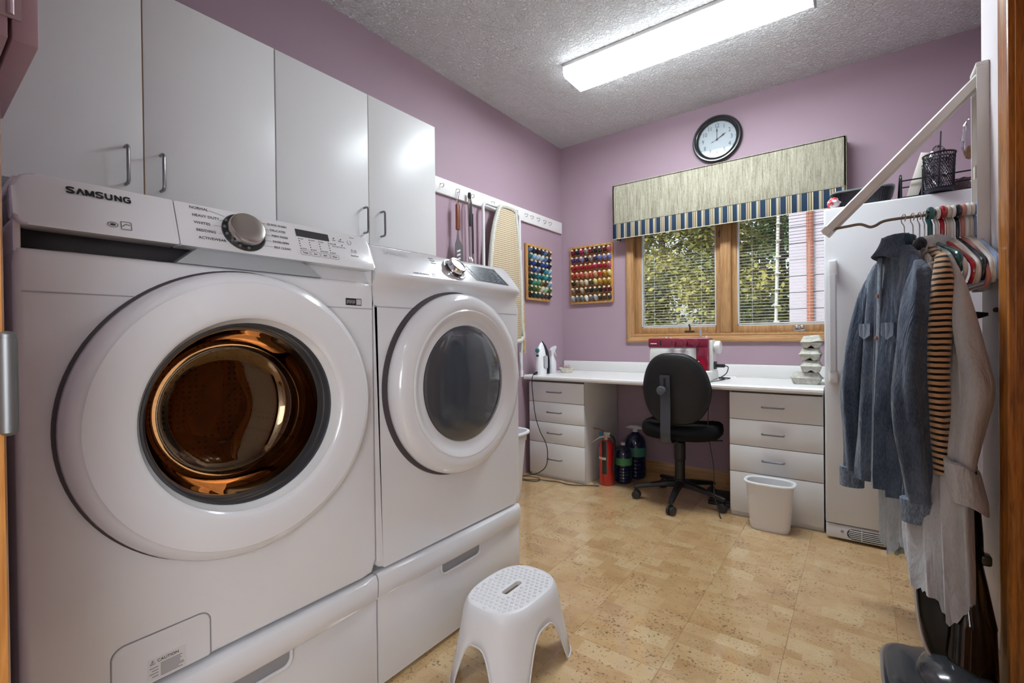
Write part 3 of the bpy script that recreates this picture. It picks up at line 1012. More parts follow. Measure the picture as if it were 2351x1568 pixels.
def fquad(name, y0, y1, z0, z1, mt, parent, out=0.0008, skew=0.0):
    g_ = G()
    P4 = [fp(y0 + skew, z0, out), fp(y1 + skew, z0, out), fp(y1, z1, out), fp(y0, z1, out)]
    B4 = [q - FN * 0.002 for q in P4]
    vs = [g_.bm.verts.new(q) for q in P4 + B4]
    for f_ in ((0, 1, 2, 3), (0, 4, 5, 1), (1, 5, 6, 2), (2, 6, 7, 3), (3, 7, 4, 0)):
        g_.bm.faces.new([vs[k] for k in f_])
    return obj(name, g_, mt, parent, smooth=0)
fquad('display_window', -2.995, -2.900, 1.354, 1.374, mat('display_dark', (62, 64, 67), 0.12), wa)
g = G()
for c_ in range(4):
    for r_ in range(5):
        q = fp(-2.990 + c_ * 0.0285, 1.3475 - r_ * 0.0068, 0.0006)
        g.ell(q, (0.0012, 0.0016, 0.0016), 4, 6)
tag(obj('indicator_dots', g, M_ink, wa), kind='stuff')
for c_ in range(4):
    y0 = -2.992 + c_ * 0.0285
    text('indicator_lettering', ('HOT', 'HEAVY', 'HIGH', 'HEAVY')[c_], 0.0045, fp(y0 + 0.005, 1.3475, 0.0006), R_, FU, M_ink2, wa)
    text('indicator_lettering', ('COLD', 'LIGHT', 'NO SPIN', 'LIGHT')[c_], 0.0045, fp(y0 + 0.005, 1.3205, 0.0006), R_, FU, M_ink2, wa)
    ring = [fp(u, v, 0.0006) for u, v in rrect(y0 - 0.001, y0 + 0.0245, 1.3035, 1.3155, 0.003, 3)]
    bt = obj('option_button', G().tube(ring, 0.0004, 4, closed=True), M_ink2, wa)
    text('option_lettering', ('Temp', 'Soil', 'Spin', 'Rinse')[c_], 0.0062, fp(y0 + 0.0115, 1.3095, 0.0006), R_, FU, M_ink, wa, align='CENTER')
for k, (yy, zz) in enumerate(((-2.884, 1.366), (-2.862, 1.366), (-2.884, 1.348), (-2.862, 1.348))):
    obj('option_icon', G().ell(fp(yy, zz, 0.0006), (0.0013, 0.002, 0.002), 5, 8), M_ink, wa)
    text('option_lettering', ('Delay', 'Child Lock', 'Drum Light', 'Smart Care')[k], 0.0042, fp(yy, zz - 0.006, 0.0006), R_, FU, M_ink2, wa, align='CENTER')
obj('power_icon', G().tube([fp(-2.835 + 0.006 * math.cos(a * 0.2 + 2.0), 1.361 + 0.006 * math.sin(a * 0.2 + 2.0), 0.0007) for a in range(28)], 0.0005, 4), M_ink, wa)
text('option_lettering', 'Power', 0.0055, fp(-2.822, 1.378, 0.0006), R_, FU, M_ink2, wa, align='CENTER')
obj('start_icon', G().tube([fp(-2.834, 1.331, 0.0007), fp(-2.834, 1.341, 0.0007), fp(-2.827, 1.336, 0.0007)], 0.0005, 4, closed=True).tube([fp(-2.823, 1.331, 0.0007), fp(-2.823, 1.341, 0.0007)], 0.0005, 4).tube([fp(-2.819, 1.331, 0.0007), fp(-2.819, 1.341, 0.0007)], 0.0005, 4), M_ink, wa)
text('option_lettering', 'Start/Pause', 0.0055, fp(-2.827, 1.322, 0.0006), R_, FU, M_ink2, wa, align='CENTER')
obj('badge', G().tube([fp(-3.375 + 0.008 * math.cos(a * PI / 8), 1.309 + 0.005 * math.sin(a * PI / 8), 0.0007) for a in range(16)], 0.0006, 4, closed=True).ell(fp(-3.375, 1.309, 0.0004), (0.001, 0.005, 0.0028), 5, 10), M_ink, wa)
obj('badge', G().tube([fp(u, v, 0.0007) for u, v in rrect(-3.362, -3.346, 1.302, 1.318, 0.001, 2)], 0.0006, 4, closed=True).tube([fp(-3.360, 1.308, 0.0007), fp(-3.355, 1.313, 0.0007), fp(-3.348, 1.312, 0.0007)], 0.0007, 4), M_ink, wa)
# black tag by the door
tg = obj('rating_tag', G().box(WF, WF + 0.0012, -2.858, -2.806, 1.179, 1.199, 0.0004, 1), M_inkblk, wa)
obj('tag_panel', G().box(WF + 0.001, WF + 0.0018, -2.824, -2.808, 1.181, 1.197), mat('tag_pale', (190, 190, 188), 0.6), tg)
g = G()
for k in range(6):
    g.box(WF + 0.001, WF + 0.0018, -2.855 + k * 0.0048, -2.8525 + k * 0.0048, 1.183 + (k % 2) * 0.002, 1.194)
tag(obj('tag_print', g, mat('tag_print_grey', (150, 150, 150), 0.6), tg), kind='stuff')
# door
dr = obj('door_ring', G().lathe([(0.288, WF - 0.002), (0.322, WF + 0.004), (0.327, WF + 0.018), (0.325, WF + 0.034), (0.316, WF + 0.048), (0.306, WF + 0.054), (0.302, WF + 0.056), (0.300, WF + 0.0585), (0.262, WF + 0.063), (0.232, WF + 0.063), (0.224, WF + 0.060), (0.219, WF + 0.054)], (0, wc, wz), 'x', 96), M_appl, wa)
obj('door_rim', G().lathe([(0.219, WF + 0.054), (0.217, WF + 0.046), (0.2095, WF + 0.030), (0.206, WF + 0.020)], (0, wc, wz), 'x', 96), mat('rim_white', (238, 238, 238), 0.12, coat=0.6), dr)
obj('bezel', G().lathe([(0.2085, WF + 0.030), (0.204, WF + 0.030), (0.197, WF + 0.018), (0.193, WF - 0.01)], (0, wc, wz), 'x', 96), mat('bezel_dark', (60, 62, 66), 0.15, coat=0.5), dr)
M_bowl = thin_glass('washer_bowl_glass', (150, 114, 80), 0.0, 0.45, 1.45, base=0.17, gloss=(214, 180, 144))
obj('glass_bowl', G().lathe([(0.201, WF + 0.022), (0.196, WF - 0.006), (0.186, WF - 0.045), (0.172, WF - 0.085), (0.150, WF - 0.108), (0.115, WF - 0.120), (0.06, WF - 0.125), (0.0005, WF - 0.126)], (0, wc, wz), 'x', 96), M_bowl, dr)
obj('hinge_gap', G().lathe([(0.331, WF + 0.0005), (0.331, WF + 0.006), (0.318, WF + 0.009), (0.318, WF + 0.0005)], (0, wc, wz), 'x', 96), mat('gap_dark', (70, 62, 66), 0.5), wa)
obj('gasket', G().lathe([(0.215, WF + 0.001), (0.206, WF - 0.01), (0.204, WF - 0.05), (0.214, WF - 0.075), (0.206, WF - 0.10), (0.228, WF - 0.13)], (0, wc, wz), 'x', 64), mat('gasket_grey', (98, 98, 102), 0.5), wa)
M_drum = mat('drum_steel', (150, 140, 132), 0.3, 0.9)
n = N(M_drum)
v = n.new('ShaderNodeTexVoronoi')
v.inputs['Scale'].default_value = 55
v.inputs['Randomness'].default_value = 0.15
n.link(n.coord(), v.inputs['Vector'])
n.color(n.ramp(v.outputs['Distance'], [(0.22, (20, 16, 14)), (0.30, (150, 132, 116))]))
obj('drum', G().lathe([(0.226, WF - 0.12), (0.25, WF - 0.15), (0.252, WF - 0.30), (0.25, WF - 0.50), (0.22, WF - 0.53), (0.10, WF - 0.55), (0.0005, WF - 0.55)], (0, wc, wz), 'x', 64), M_drum, wa)
for k in range(3):
    a = math.radians(70 + 120 * k)
    r0, r1 = 0.252, 0.19
    g = G()
    def fin(i, j):
        xx = WF - 0.16 - i * 0.06
        t = (j - 2) / 2
        rr = r1 + (r0 - r1) * abs(t) ** 1.5
        aa = a + t * 0.17
        return (xx, wc + rr * math.cos(aa), wz + rr * math.sin(aa))
    g.grid(fin, 6, 5, capu0=True, capu1=True)
    obj('drum_fin', g, mat('fin_steel', (160, 148, 136), 0.3, 0.7), wa)
# laundry visible in the drum
# drain hatch with warning label
hz0, hz1, hy0, hy1 = 0.388, 0.476, -3.388, -3.214
ring = [(WF + 0.0006, u, v_) for u, v_ in rrect(hy0, hy1, hz0 - 0.03, hz1, 0.022, 6)]
ring = [q for q in ring if q[2] > 0.374]
ha = obj('drain_hatch', G().prism(rrect(hy0 + 0.002, hy1 - 0.002, 0.376, hz1 - 0.002, (0.004, 0.004, 0.02, 0.02)), lambda u, v_, w: (w, u, v_), WF - 0.002, WF + 0.0012, 0.0008, 1), M_appl2, wa)
obj('hatch_gap', G().tube([(WF + 0.0004, hy0, 0.376), (WF + 0.0004, hy0, hz1 - 0.022)] + [(WF + 0.0004, hy0 + 0.022 - 0.022 * math.cos(a * PI / 12), hz1 - 0.022 + 0.022 * math.sin(a * PI / 12)) for a in range(7)] + [(WF + 0.0004, hy1 - 0.022 + 0.022 * math.sin(a * PI / 12), hz1 - 0.022 + 0.022 * math.cos(a * PI / 12)) for a in range(7)] + [(WF + 0.0004, hy1, 0.376)], 0.0012, 6), mat('hatch_gap_grey', (140, 138, 142), 0.5), wa)
lb = obj('warning_label', G().box(WF + 0.001, WF + 0.0017, -3.330, -3.262, 0.380, 0.424), mat('paper_label', (214, 212, 210), 0.6), ha)
text('label_lettering', '\u26a0 CAUTION', 0.0085, (WF + 0.0018, -3.327, 0.4165), R_, (0, 0, 1), M_ink, lb)
g = G()
rl = random.Random(3)
for k in range(9):
    zz = 0.4085 - k * 0.0031
    e = -3.266 - rl.uniform(0, 0.012)
    g.box(WF + 0.0016, WF + 0.0020, -3.308, e, zz - 0.0007, zz + 0.0007)
for k in range(4):
    g.box(WF + 0.0016, WF + 0.0020, -3.327 + (k % 2) * 0.004, -3.312, 0.404 - k * 0.006, 0.4055 - k * 0.006)
tag(obj('label_print', g, M_ink2, lb), kind='stuff')

# ---- dryer
dc = (DYa + DYb) / 2
dzc = 0.920
dcy = -2.400
dy_ = thing('dryer', 'white dryer with grey round door window, right of the washer', 'dryer', (0.55, dc, 0.365))
g = G()
g.prism(rrect(DYa, DYb, 0.372, 1.20, (0.03, 0.03, 0.004, 0.004)), lambda u, v_, w: (w, u, v_), 0.14, DF, 0.014, 4)
obj('cabinet', g, M_appl, dy_)
seamline(dy_, DF, DYa + 0.006, dcy - 0.203, 1.180)
seamline(dy_, DF, dcy + 0.203, DYb - 0.006, 1.180)
for _x in (0.2, 0.87):
    for _y, _s in ((DYa, 0.07), (DYb, -0.07)):
        obj('foot', G().cyl((_x, _y + _s, 0.363), (_x, _y + _s, 0.376), 0.03), M_black, dy_)
DPROF = [(0.14, 1.185), (DF + 0.0006, 1.183), (DF + 0.0010, 1.205), (DF + 0.003, 1.235), (DF + 0.012, 1.258), (DF + 0.022, 1.268), (DF + 0.026, 1.278), (DF + 0.022, 1.290), (DF - 0.045, 1.372), (DF - 0.058, 1.381), (DF - 0.075, 1.384), (0.14, 1.384)]
def dpanel(i, j):
    s = i / 20
    yy = DYa + (DYb - DYa) * s
    x_, z_ = DPROF[j]
    e = min(s, 1 - s)
    rnd_ = max(0.0, 1 - e * 20 / 1.0)
    if 2 < j < 11:
        x_ -= 0.012 * rnd_
    return (x_, yy, z_)
obj('control_panel', G().grid(dpanel, 21, len(DPROF), cv=True, capu0=True, capu1=True), M_appl, dy_, smooth=50)
DS = (0.067 / 0.082)
DN = Vector((1, 0, DS)).normalized()
DU = Vector((-DS, 0, 1)).normalized()
def dp(y, z, out=0.0):
    return Vector((DF + 0.022 - (z - 1.290) * DS, y, z)) + DN * out
c0 = dp(-2.392, 1.331)
kc = obj('dial_collar', lathe_on([(0.0, -0.002), (0.050, -0.002), (0.050, 0.006), (0.047, 0.009), (0.044, 0.009), (0.043, 0.004), (0.0, 0.004)], c0, DN), M_chrome, dy_)
obj('dial_groove', lathe_on([(0.0435, 0.004), (0.0435, 0.008), (0.038, 0.009), (0.0, 0.009)], c0, DN), mat('groove_dark', (58, 58, 60), 0.3), kc)
obj('dial', lathe_on([(0.036, 0.006), (0.037, 0.022), (0.035, 0.030), (0.032, 0.032), (0.028, 0.0315), (0.026, 0.029), (0.0, 0.0275)], c0, DN), M_chrome, kc)
g = G()
P4 = [dp(-2.292, 1.301, 0.0012), dp(-2.092, 1.297, 0.0012), dp(-2.122, 1.366, 0.0012), dp(-2.322, 1.366, 0.0012)]
B4 = [q - DN * 0.003 for q in P4]
vs = [g.bm.verts.new(q) for q in P4 + B4]
for f_ in ((0, 1, 2, 3), (0, 4, 5, 1), (1, 5, 6, 2), (2, 6, 7, 3), (3, 7, 4, 0)):
    g.bm.faces.new([vs[k] for k in f_])
ds = obj('display', g, mat('dryer_display', (74, 82, 88), 0.15), dy_, smooth=0)
M_ledw = mat('display_print', (196, 204, 208), 0.5)
g = G()
rl = random.Random(5)
for r_ in range(6):
    for c_ in range(4):
        yy = -2.255 + c_ * 0.036 - r_ * 0.004 + 0.012
        zz = 1.350 - r_ * 0.0085
        a_, b_ = dp(yy, zz, 0.0016), dp(yy + rl.uniform(0.012, 0.024), zz, 0.0016)
        g.tube([a_, b_], 0.0006, 4)
g.tube([dp(-2.300, 1.362, 0.0016), dp(-2.268, 1.306, 0.0016), dp(-2.278, 1.306, 0.0016)], 0.0008, 4)
g.tube([dp(-2.150, 1.362, 0.0016), dp(-2.118, 1.304, 0.0016)], 0.0008, 4)
for k in range(5):
    g.tube([dp(-2.308 + k * 0.005, 1.355 - k * 0.010, 0.0016), dp(-2.300 + k * 0.005, 1.355 - k * 0.010, 0.0016)], 0.0010, 4)
tag(obj('display_print', g, M_ledw, ds), kind='stuff')
ribbon('brand_lettering', wordmark(), 0.20, 0.0135, dp(-2.690, 1.354, 0.0008), R_, DU, mat('print_light_grey', (176, 176, 180), 0.5), dy_)
text('feature_lettering', 'MOISTURE SENSOR', 0.0080, dp(-2.610, 1.296, 0.0008), R_, DU, M_ink2, dy_)
obj('feature_icon', G().tube([dp(-2.518 + 0.006 * math.cos(a * PI / 8), 1.297 + 0.006 * math.sin(a * PI / 8), 0.0008) for a in range(16)], 0.0008, 4, closed=True), M_ink2, dy_)
for k in range(3):
    text('cycle_lettering', ('NORMAL', 'TIME DRY', 'AIR FLUFF')[k], 0.0055, dp(-2.492, 1.365 - k * 0.009, 0.0006), R_, DU, M_ink2, dy_)
dd = obj('door_ring', G().lathe([(0.29, DF - 0.002), (0.314, DF + 0.006), (0.3205, DF + 0.022), (0.3195, DF + 0.044), (0.310, DF + 0.060), (0.296, DF + 0.069), (0.280, DF + 0.072), (0.268, DF + 0.072), (0.262, DF + 0.070)], (0, dcy, dzc), 'x', 96), M_appl, dy_)
obj('door_inner_ring', G().lathe([(0.262, DF + 0.070), (0.258, DF + 0.073), (0.253, DF + 0.072), (0.240, DF + 0.062), (0.222, DF + 0.055), (0.208, DF + 0.054), (0.204, DF + 0.050)], (0, dcy, dzc), 'x', 96), M_appl, dd)
obj('hinge_gap', G().lathe([(0.330, DF + 0.0005), (0.328, DF + 0.008), (0.312, DF + 0.012), (0.312, DF + 0.0005)], (0, dcy, dzc), 'x', 96), mat('gap_dark'), dy_)
M_dglass = mat('dryer_window', (68, 72, 78), 0.06, coat=0.6, spec=0.6)
obj('door_window', G().lathe([(0.2055, DF + 0.051), (0.204, DF + 0.056), (0.195, DF + 0.061), (0.17, DF + 0.067), (0.10, DF + 0.074), (0.0005, DF + 0.076)], (0, dcy, dzc), 'x', 96), M_dglass, dd)
# ---- step stool
stl = thing('step_stool', 'white plastic oval step stool with dotted top on floor', 'stool', (1.214, -2.408, 0))
M_stool = mat('stool_plastic', (230, 230, 232), 0.35, spec=0.4)
SC = Vector((1.214, -2.408, 0))
SA, SB, SH = 0.118, 0.168, 0.25
def sup(t, a, b, e=2.7):
    c, s = math.cos(t), math.sin(t)
    return (math.copysign(abs(c) ** (2 / e), c) * a, math.copysign(abs(s) ** (2 / e), s) * b)
NT = 96
LEVELS = [0.0, 0.25, 0.5, 0.72, 0.88, 0.95, 0.985, 1.0]
def stool_pt(i, j):
    t = 2 * PI * i / NT
    # leg mask: legs at the four diagonal corners
    q = abs(math.sin(2 * t))
    k = min(1.0, max(0.0, (0.80 - q) / 0.80))
    zl = 0.165 * (1 - (1 - k) ** 2.6) if k > 0 else 0.0
    ca = abs(math.cos(t)) > abs(math.sin(t))
    zl *= 1.0 if ca else 0.92
    v_ = LEVELS[j]
    z = zl + (SH - zl) * v_
    h = z / SH
    fl = 1.0 + 0.30 * (1 - h) ** 1.1
    rnd_ = 1.0 if z < SH - 0.03 else 1 - 0.085 * ((z - SH + 0.03) / 0.03) ** 2.2
    x, y = sup(t, SA, SB)
    rib = 1.0 + 0.02 * math.exp(-((q - 1.0) / 0.10) ** 2) * (1 - h)
    return SC + Vector((x * fl * rnd_ * rib, y * fl * rnd_ * rib, z))
g = G().grid(stool_pt, NT, len(LEVELS), cu=True)
sk = obj('shell', g, M_stool, stl, smooth=60)
md = sk.modifiers.new('thickness', 'SOLIDIFY')
md.thickness = 0.004
md.offset = -1
g = G()
rim = [stool_pt(i, 0) for i in range(NT)]
g.tube(rim, 0.0028, 6, closed=True)
obj('edge_bead', g, M_stool, stl)
# top plate with hand slot
g = G()
outer = [sup(2 * PI * i / 64, SA * 0.925, SB * 0.925) for i in range(64)]
def slotpt(i):
    t = 2 * PI * i / 64
    L, w_ = 0.036, 0.0115
    c_, s_ = math.cos(t), math.sin(t)
    return (w_ * c_, (L if s_ > 0 else -L) * (1 if abs(s_) > 0.02 else 0) + w_ * s_)
def top(i, j):
    o_ = outer[j]
    s_ = slotpt(j)
    f_, dz_ = ((1.0, -0.0015), (0.965, 0.001), (0.95, 0.001), (0.935, -0.001), (0.5, -0.001), (0.12, -0.001), (0.0, -0.001), (0.0, -0.014))[i]
    return SC + Vector((s_[0] + (o_[0] - s_[0]) * f_, s_[1] + (o_[1] - s_[1]) * f_, SH + dz_))
g.grid(top, 8, 64, cv=True)
obj('top', g, M_stool, stl, smooth=50)
dot0 = None
for r_ in range(-8, 9):
    for c_ in range(-6, 7):
        x = c_ * 0.0178 + (0.0089 if r_ % 2 else 0)
        y = r_ * 0.0178
        if (abs(x) / (SA * 0.83)) ** 2.7 + (abs(y) / (SB * 0.85)) ** 2.7 > 1 or (abs(x) < 0.022 and abs(y) < 0.056):
            continue
        if dot0 is None:
            dot0 = obj('grip_dot', G().lathe([(0.0060, 0.0), (0.0058, 0.0028), (0.0044, 0.0044), (0.0002, 0.0048)], SC + Vector((x, y, SH - 0.001)), 'z', 10), M_stool, stl)
            off0 = dot0.location - Vector((x, y, 0))
        else:
            d_ = dot0.copy()
            COL.objects.link(d_)
            d_.parent = stl
            d_.location = off0 + Vector((x, y, 0))

# ---- peg rail with hooks on the left wall
pr = thing('peg_rail', 'long white hook rail on the mauve left wall', 'rail', (0.01, -0.95, 2.005))
obj('board', G().box(0.0005, 0.020, -1.872, -0.022, 2.005, 2.105, 0.004), mat('rail_white', (236, 234, 232), 0.4), pr)
g0 = None
for yy in (-1.53, -1.385, -1.24, -1.02, -0.89, -0.735, -0.60, -0.52, -0.426, -0.327, -0.244):
    if g0 is None:
        g = G()
        g.tube([(0.019, yy, 2.066), (0.030, yy, 2.064)] + arc((0.036, yy, 2.052), 0.012, PI / 2 + 0.6, -PI / 2 - 0.9, 10, (1, 0, 0), (0, 0, 1))[1:] , 0.0022, 6)
        g.tube([(0.036, yy - 0.0, 2.040), (0.047, yy, 2.046), (0.050, yy, 2.058)], 0.0022, 6)
        g.ell((0.0195, yy, 2.066), (0.003, 0.006, 0.006), 5, 10)
        g0 = obj('hook', g, M_steel, pr)
        ly = g0.location.y - yy
    else:
        h_ = g0.copy()
        COL.objects.link(h_)
        h_.parent = pr
        h_.location.y = yy + ly
# spatula
spt = thing('barbecue_spatula', 'slotted metal spatula with wooden handle hung on rail', 'spatula', (0.05, -1.40, 1.56))
obj('handle', G().box(0.044, 0.066, -1.428, -1.398, 1.785, 1.955, 0.008, 3), oak('handle_wood', (150, 84, 56), (104, 52, 34), 'z'), spt)
obj('hanging_loop', G().tube([(0.055, -1.419, 1.950), (0.052, -1.421, 2.0), (0.046, -1.400, 2.036), (0.048, -1.385, 2.04), (0.052, -1.405, 2.0), (0.055, -1.407, 1.950)], 0.0022, 6), M_steel, spt)
g = G()
g.prism([(-1.418, 1.785), (-1.408, 1.785), (-1.402, 1.73), (-1.372, 1.69), (-1.362, 1.52), (-1.448, 1.52), (-1.440, 1.69), (-1.424, 1.73)], lambda u, v_, w: (w, u, v_), 0.053, 0.056)
bld = obj('blade', g, mat('dull_steel', (128, 126, 130), 0.4, 0.9), spt)
for k in range(3):
    g = G()
    g.prism([(-1.425 + 0.0, 1.652 - k * 0.026), (-1.393, 1.664 - k * 0.026), (-1.393, 1.652 - k * 0.026), (-1.425, 1.640 - k * 0.026)], lambda u, v_, w: (w, u, v_), 0.0555, 0.0568)
    obj('slot', g, mat('slot_pale', (222, 208, 214), 0.5), bld)
# tongs
tn = thing('barbecue_tongs', 'long metal tongs with black grips hung beside the spatula', 'tongs', (0.05, -1.27, 1.55))
for s, ya in ((0, -1.300), (1, -1.272)):
    arm = obj('arm', G().tube([(0.045, -1.286, 2.04), (0.048, ya, 1.99), (0.052, ya + 0.002, 1.80), (0.052, ya + 0.006, 1.63), (0.052, ya + (0.0 if s == 0 else 0.012), 1.56)], [0.005, 0.009, 0.0095, 0.009, 0.012], 10, flat=0.5), M_steel, tn)
    obj('grip', G().box(0.056, 0.064, ya - (0.008 if s == 0 else 0.003), ya + (0.010 if s == 0 else 0.005), (1.83 if s == 0 else 1.65), (1.985 if s == 0 else 1.92), 0.003), M_black, arm)
obj('end_cap', G().lathe([(0.0, 0.02), (0.010, 0.02), (0.013, 0.0), (0.010, -0.02), (0.0, -0.02)], (0.047, -1.288, 2.04), 'z', 12), M_black, tn)
for k in range(5):
    g = G()
    g.ell((0.052, -1.300 + k * 0.009, 1.60 - 0.01 * (k % 2)), (0.008, 0.007, 0.03), 6, 8)
    obj('scalloped_tip', g, M_steel, tn)
# ironing board
ib = thing('ironing_board', 'folded ironing board with diamond-net cover hanging from the rail', 'ironing board', (0.07, -0.94, 0.80))
M_net = mat('board_cover_net', (214, 200, 172), 0.8)
n = N(M_net)
cA = n.coord((1, 1, 1), (math.radians(45), 0, 0))
ck = n.new('ShaderNodeTexChecker')
ck.inputs['Scale'].default_value = 98
n.link(cA, ck.inputs['Vector'])
ck.inputs['Color1'].default_value = lin((222, 210, 184))
ck.inputs['Color2'].default_value = lin((150, 124, 88))
n.color(ck.outputs['Color'])
n.bump(ck.outputs['Fac'], 0.3, 0.002)
BO = [(-0.990, 2.030), (-1.035, 1.965), (-1.078, 1.85), (-1.106, 1.70), (-1.128, 1.50), (-1.135, 1.20), (-1.130, 1.06), (-0.760, 1.06), (-0.752, 1.20), (-0.756, 1.50), (-0.770, 1.70), (-0.790, 1.85), (-0.812, 1.965), (-0.838, 2.030)]
obj('padded_top', G().prism(BO, lambda u, v_, w: (w, u, v_), 0.062, 0.088, 0.006, 2), M_net, ib)
BI = [Vector((0.084, u, v_)) for u, v_ in BO]
obj('cover_border', G().tube(smoothpath(BI, 3, True), 0.017, 8, closed=True), noisy('cover_hem', (186, 184, 174), (214, 212, 204), freq=160, rough=0.85), ib)
U = [(0.050, -1.150, 0.82), (0.050, -1.150, 1.99)] + arc((0.050, -1.115, 1.995), 0.035, PI, PI / 2, 5, (0, 1, 0), (0, 0, 1)) + arc((0.050, -0.753, 1.995), 0.035, PI / 2, 0, 5, (0, 1, 0), (0, 0, 1)) + [(0.050, -0.718, 1.99), (0.050, -0.712, 0.80)]
obj('leg_frame', G().tube(U, 0.0105, 10), mat('tube_white', (226, 226, 226), 0.3), ib)
obj('brace', G().tube([(0.05, -0.730, 0.97), (0.05, -0.722, 0.88), (0.05, -0.705, 0.86)], 0.006, 8).tube([(0.075, -0.735, 1.75), (0.075, -0.730, 0.99)], 0.005, 8), mat('tube_white'), ib)
obj('foot_cap', G().cyl((0.05, -0.712, 0.78), (0.05, -0.712, 0.83), 0.014, n=12), mat('foot_white', (235, 235, 235), 0.5), ib)
obj('loose_strap', G().prism([(-0.722, 1.38), (-0.706, 1.38), (-0.692, 1.10), (-0.690, 0.96), (-0.712, 0.965), (-0.716, 1.12)], lambda u, v_, w: (w, u, v_), 0.073, 0.078), noisy('strap_tan', (176, 148, 92), (206, 180, 124), (1, 1, 1), 90, rough=0.9), ib)

# ---- tall white bin between dryer and desk
bn = thing('laundry_bin', 'tall white slotted plastic bin behind the dryer', 'bin', (0.20, -1.28, 0))
def binloft(levels, cx, cy, e=4.0, nn=48):
    def fn(i, j):
        z, a, b = levels[i]
        x, y = sup(2 * PI * j / nn, a, b, e)
        return (cx + x, cy + y, z)
    return fn, nn
LV = [(0.004, 0.14, 0.18), (0.0, 0.145, 0.185), (0.02, 0.152, 0.19), (0.40, 0.180, 0.222), (0.40, 0.186, 0.228), (0.445, 0.190, 0.232), (0.445, 0.180, 0.222), (0.40, 0.172, 0.214), (0.02, 0.145, 0.183), (0.02, 0.002, 0.002)]
fn, nn = binloft(LV, 0.19, -1.27)
M_binw = mat('bin_white', (232, 233, 235), 0.4)
obj('basket', G().grid(fn, len(LV), nn, cv=True), M_binw, bn)
obj('rim', G().tube([Vector((0.19, -1.27, 0.452)) + Vector((*sup(2 * PI * i / 48, 0.196, 0.238, 4.0), 0)) for i in range(48)], 0.012, 8, closed=True), M_binw, bn)
M_slot = mat('slot_bright', (246, 246, 248), 0.5)
for zz in (0.12, 0.20, 0.28):
    obj('slot_rib', G().prism(rrect(-1.35, -1.19, zz, zz + 0.045, 0.012), lambda u, v_, w: (0.3415 + v_ * 0.0737 + w, u, v_), -0.004, 0.0015), M_slot, bn)
# ================================================================ sewing corner
# ---- thread racks
M_rack = oak('rack_pine', (206, 158, 92), (176, 122, 60), 'z', rough=0.45)
M_rackb = oak('rack_back', (186, 126, 58), (150, 94, 40), 'z', rough=0.5)
M_spoolend = mat('spool_end_cream', (232, 220, 190), 0.5)
M_peg = mat('peg_pine', (214, 186, 134), 0.6)
THREAD = {'wine red': (122, 26, 52), 'magenta': (168, 36, 88), 'navy': (34, 38, 66), 'maroon': (92, 24, 40), 'rose pink': (196, 96, 122), 'mauve grey': (150, 130, 140), 'violet': (70, 44, 112), 'indigo': (48, 52, 108), 'lilac': (140, 128, 178), 'periwinkle': (104, 116, 182),
          'scarlet': (176, 28, 40), 'crimson': (160, 20, 44), 'coral': (206, 90, 76), 'orange red': (190, 60, 40), 'salmon': (216, 140, 116), 'peach': (222, 176, 140), 'gold': (196, 152, 50), 'pale yellow': (222, 204, 120), 'mustard': (176, 138, 44), 'cream': (222, 212, 184),
          'beige': (190, 172, 140), 'taupe': (140, 120, 98), 'dark brown': (64, 46, 34), 'chocolate': (86, 54, 38), 'black': (24, 24, 26), 'white': (232, 232, 228), 'charcoal': (60, 60, 62), 'silver grey': (166, 168, 170), 'slate grey': (104, 110, 114), 'grey green': (112, 130, 120),
          'sky blue': (134, 176, 208), 'royal blue': (32, 70, 140), 'midnight blue': (22, 32, 66), 'steel blue': (84, 112, 150), 'powder blue': (172, 192, 214), 'teal': (22, 106, 116), 'turquoise': (40, 142, 152), 'dark teal': (20, 72, 78), 'sea green': (76, 146, 124), 'forest green': (34, 74, 48), 'olive green': (96, 104, 50), 'mint green': (160, 204, 176), 'moss green': (70, 94, 50), 'bottle green': (24, 52, 44)}
TM = {k: mat('thread_' + k.replace(' ', '_'), v_, 0.7) for k, v_ in THREAD.items()}
SP = {}
def spool(label, pos, axis, colour, group):
    """one reel on its peg: thread body plus two pale ends"""
    s = thing('thread_spool', label, 'thread spool', pos, group=group)
    q = Vector((0, 0, 1)).rotation_difference(Vector(axis).normalized())
    s.rotation_mode = 'QUATERNION'
    s.rotation_quaternion = q
    if 'body' not in SP:
        b = obj('thread', G().lathe([(0.0, 0.004), (0.0145, 0.004), (0.0168, 0.009), (0.0168, 0.040), (0.0145, 0.045), (0.0, 0.045)], (0, 0, 0), 'z', 12), TM['black'], s, world=False)
        e = obj('reel_ends', G().lathe([(0.0, 0.0), (0.0140, 0.0), (0.0140, 0.004), (0.005, 0.005), (0.005, 0.045), (0.0105, 0.046), (0.0105, 0.049), (0.004, 0.0495), (0.004, 0.058), (0.0, 0.059)], (0, 0, 0), 'z', 12), M_spoolend, s, world=False)
        SP['body'], SP['ends'], SP['m'] = b, e, {'black': b.data}
    else:
        b = SP['body'].copy(); COL.objects.link(b); b.parent = s
        e = SP['ends'].copy(); COL.objects.link(e); e.parent = s
    if colour not in SP['m']:
        me = SP['body'].data.copy()
        me.materials.clear()
        me.materials.append(TM[colour])
        SP['m'][colour] = me
    b.data = SP['m'][colour]
    return s
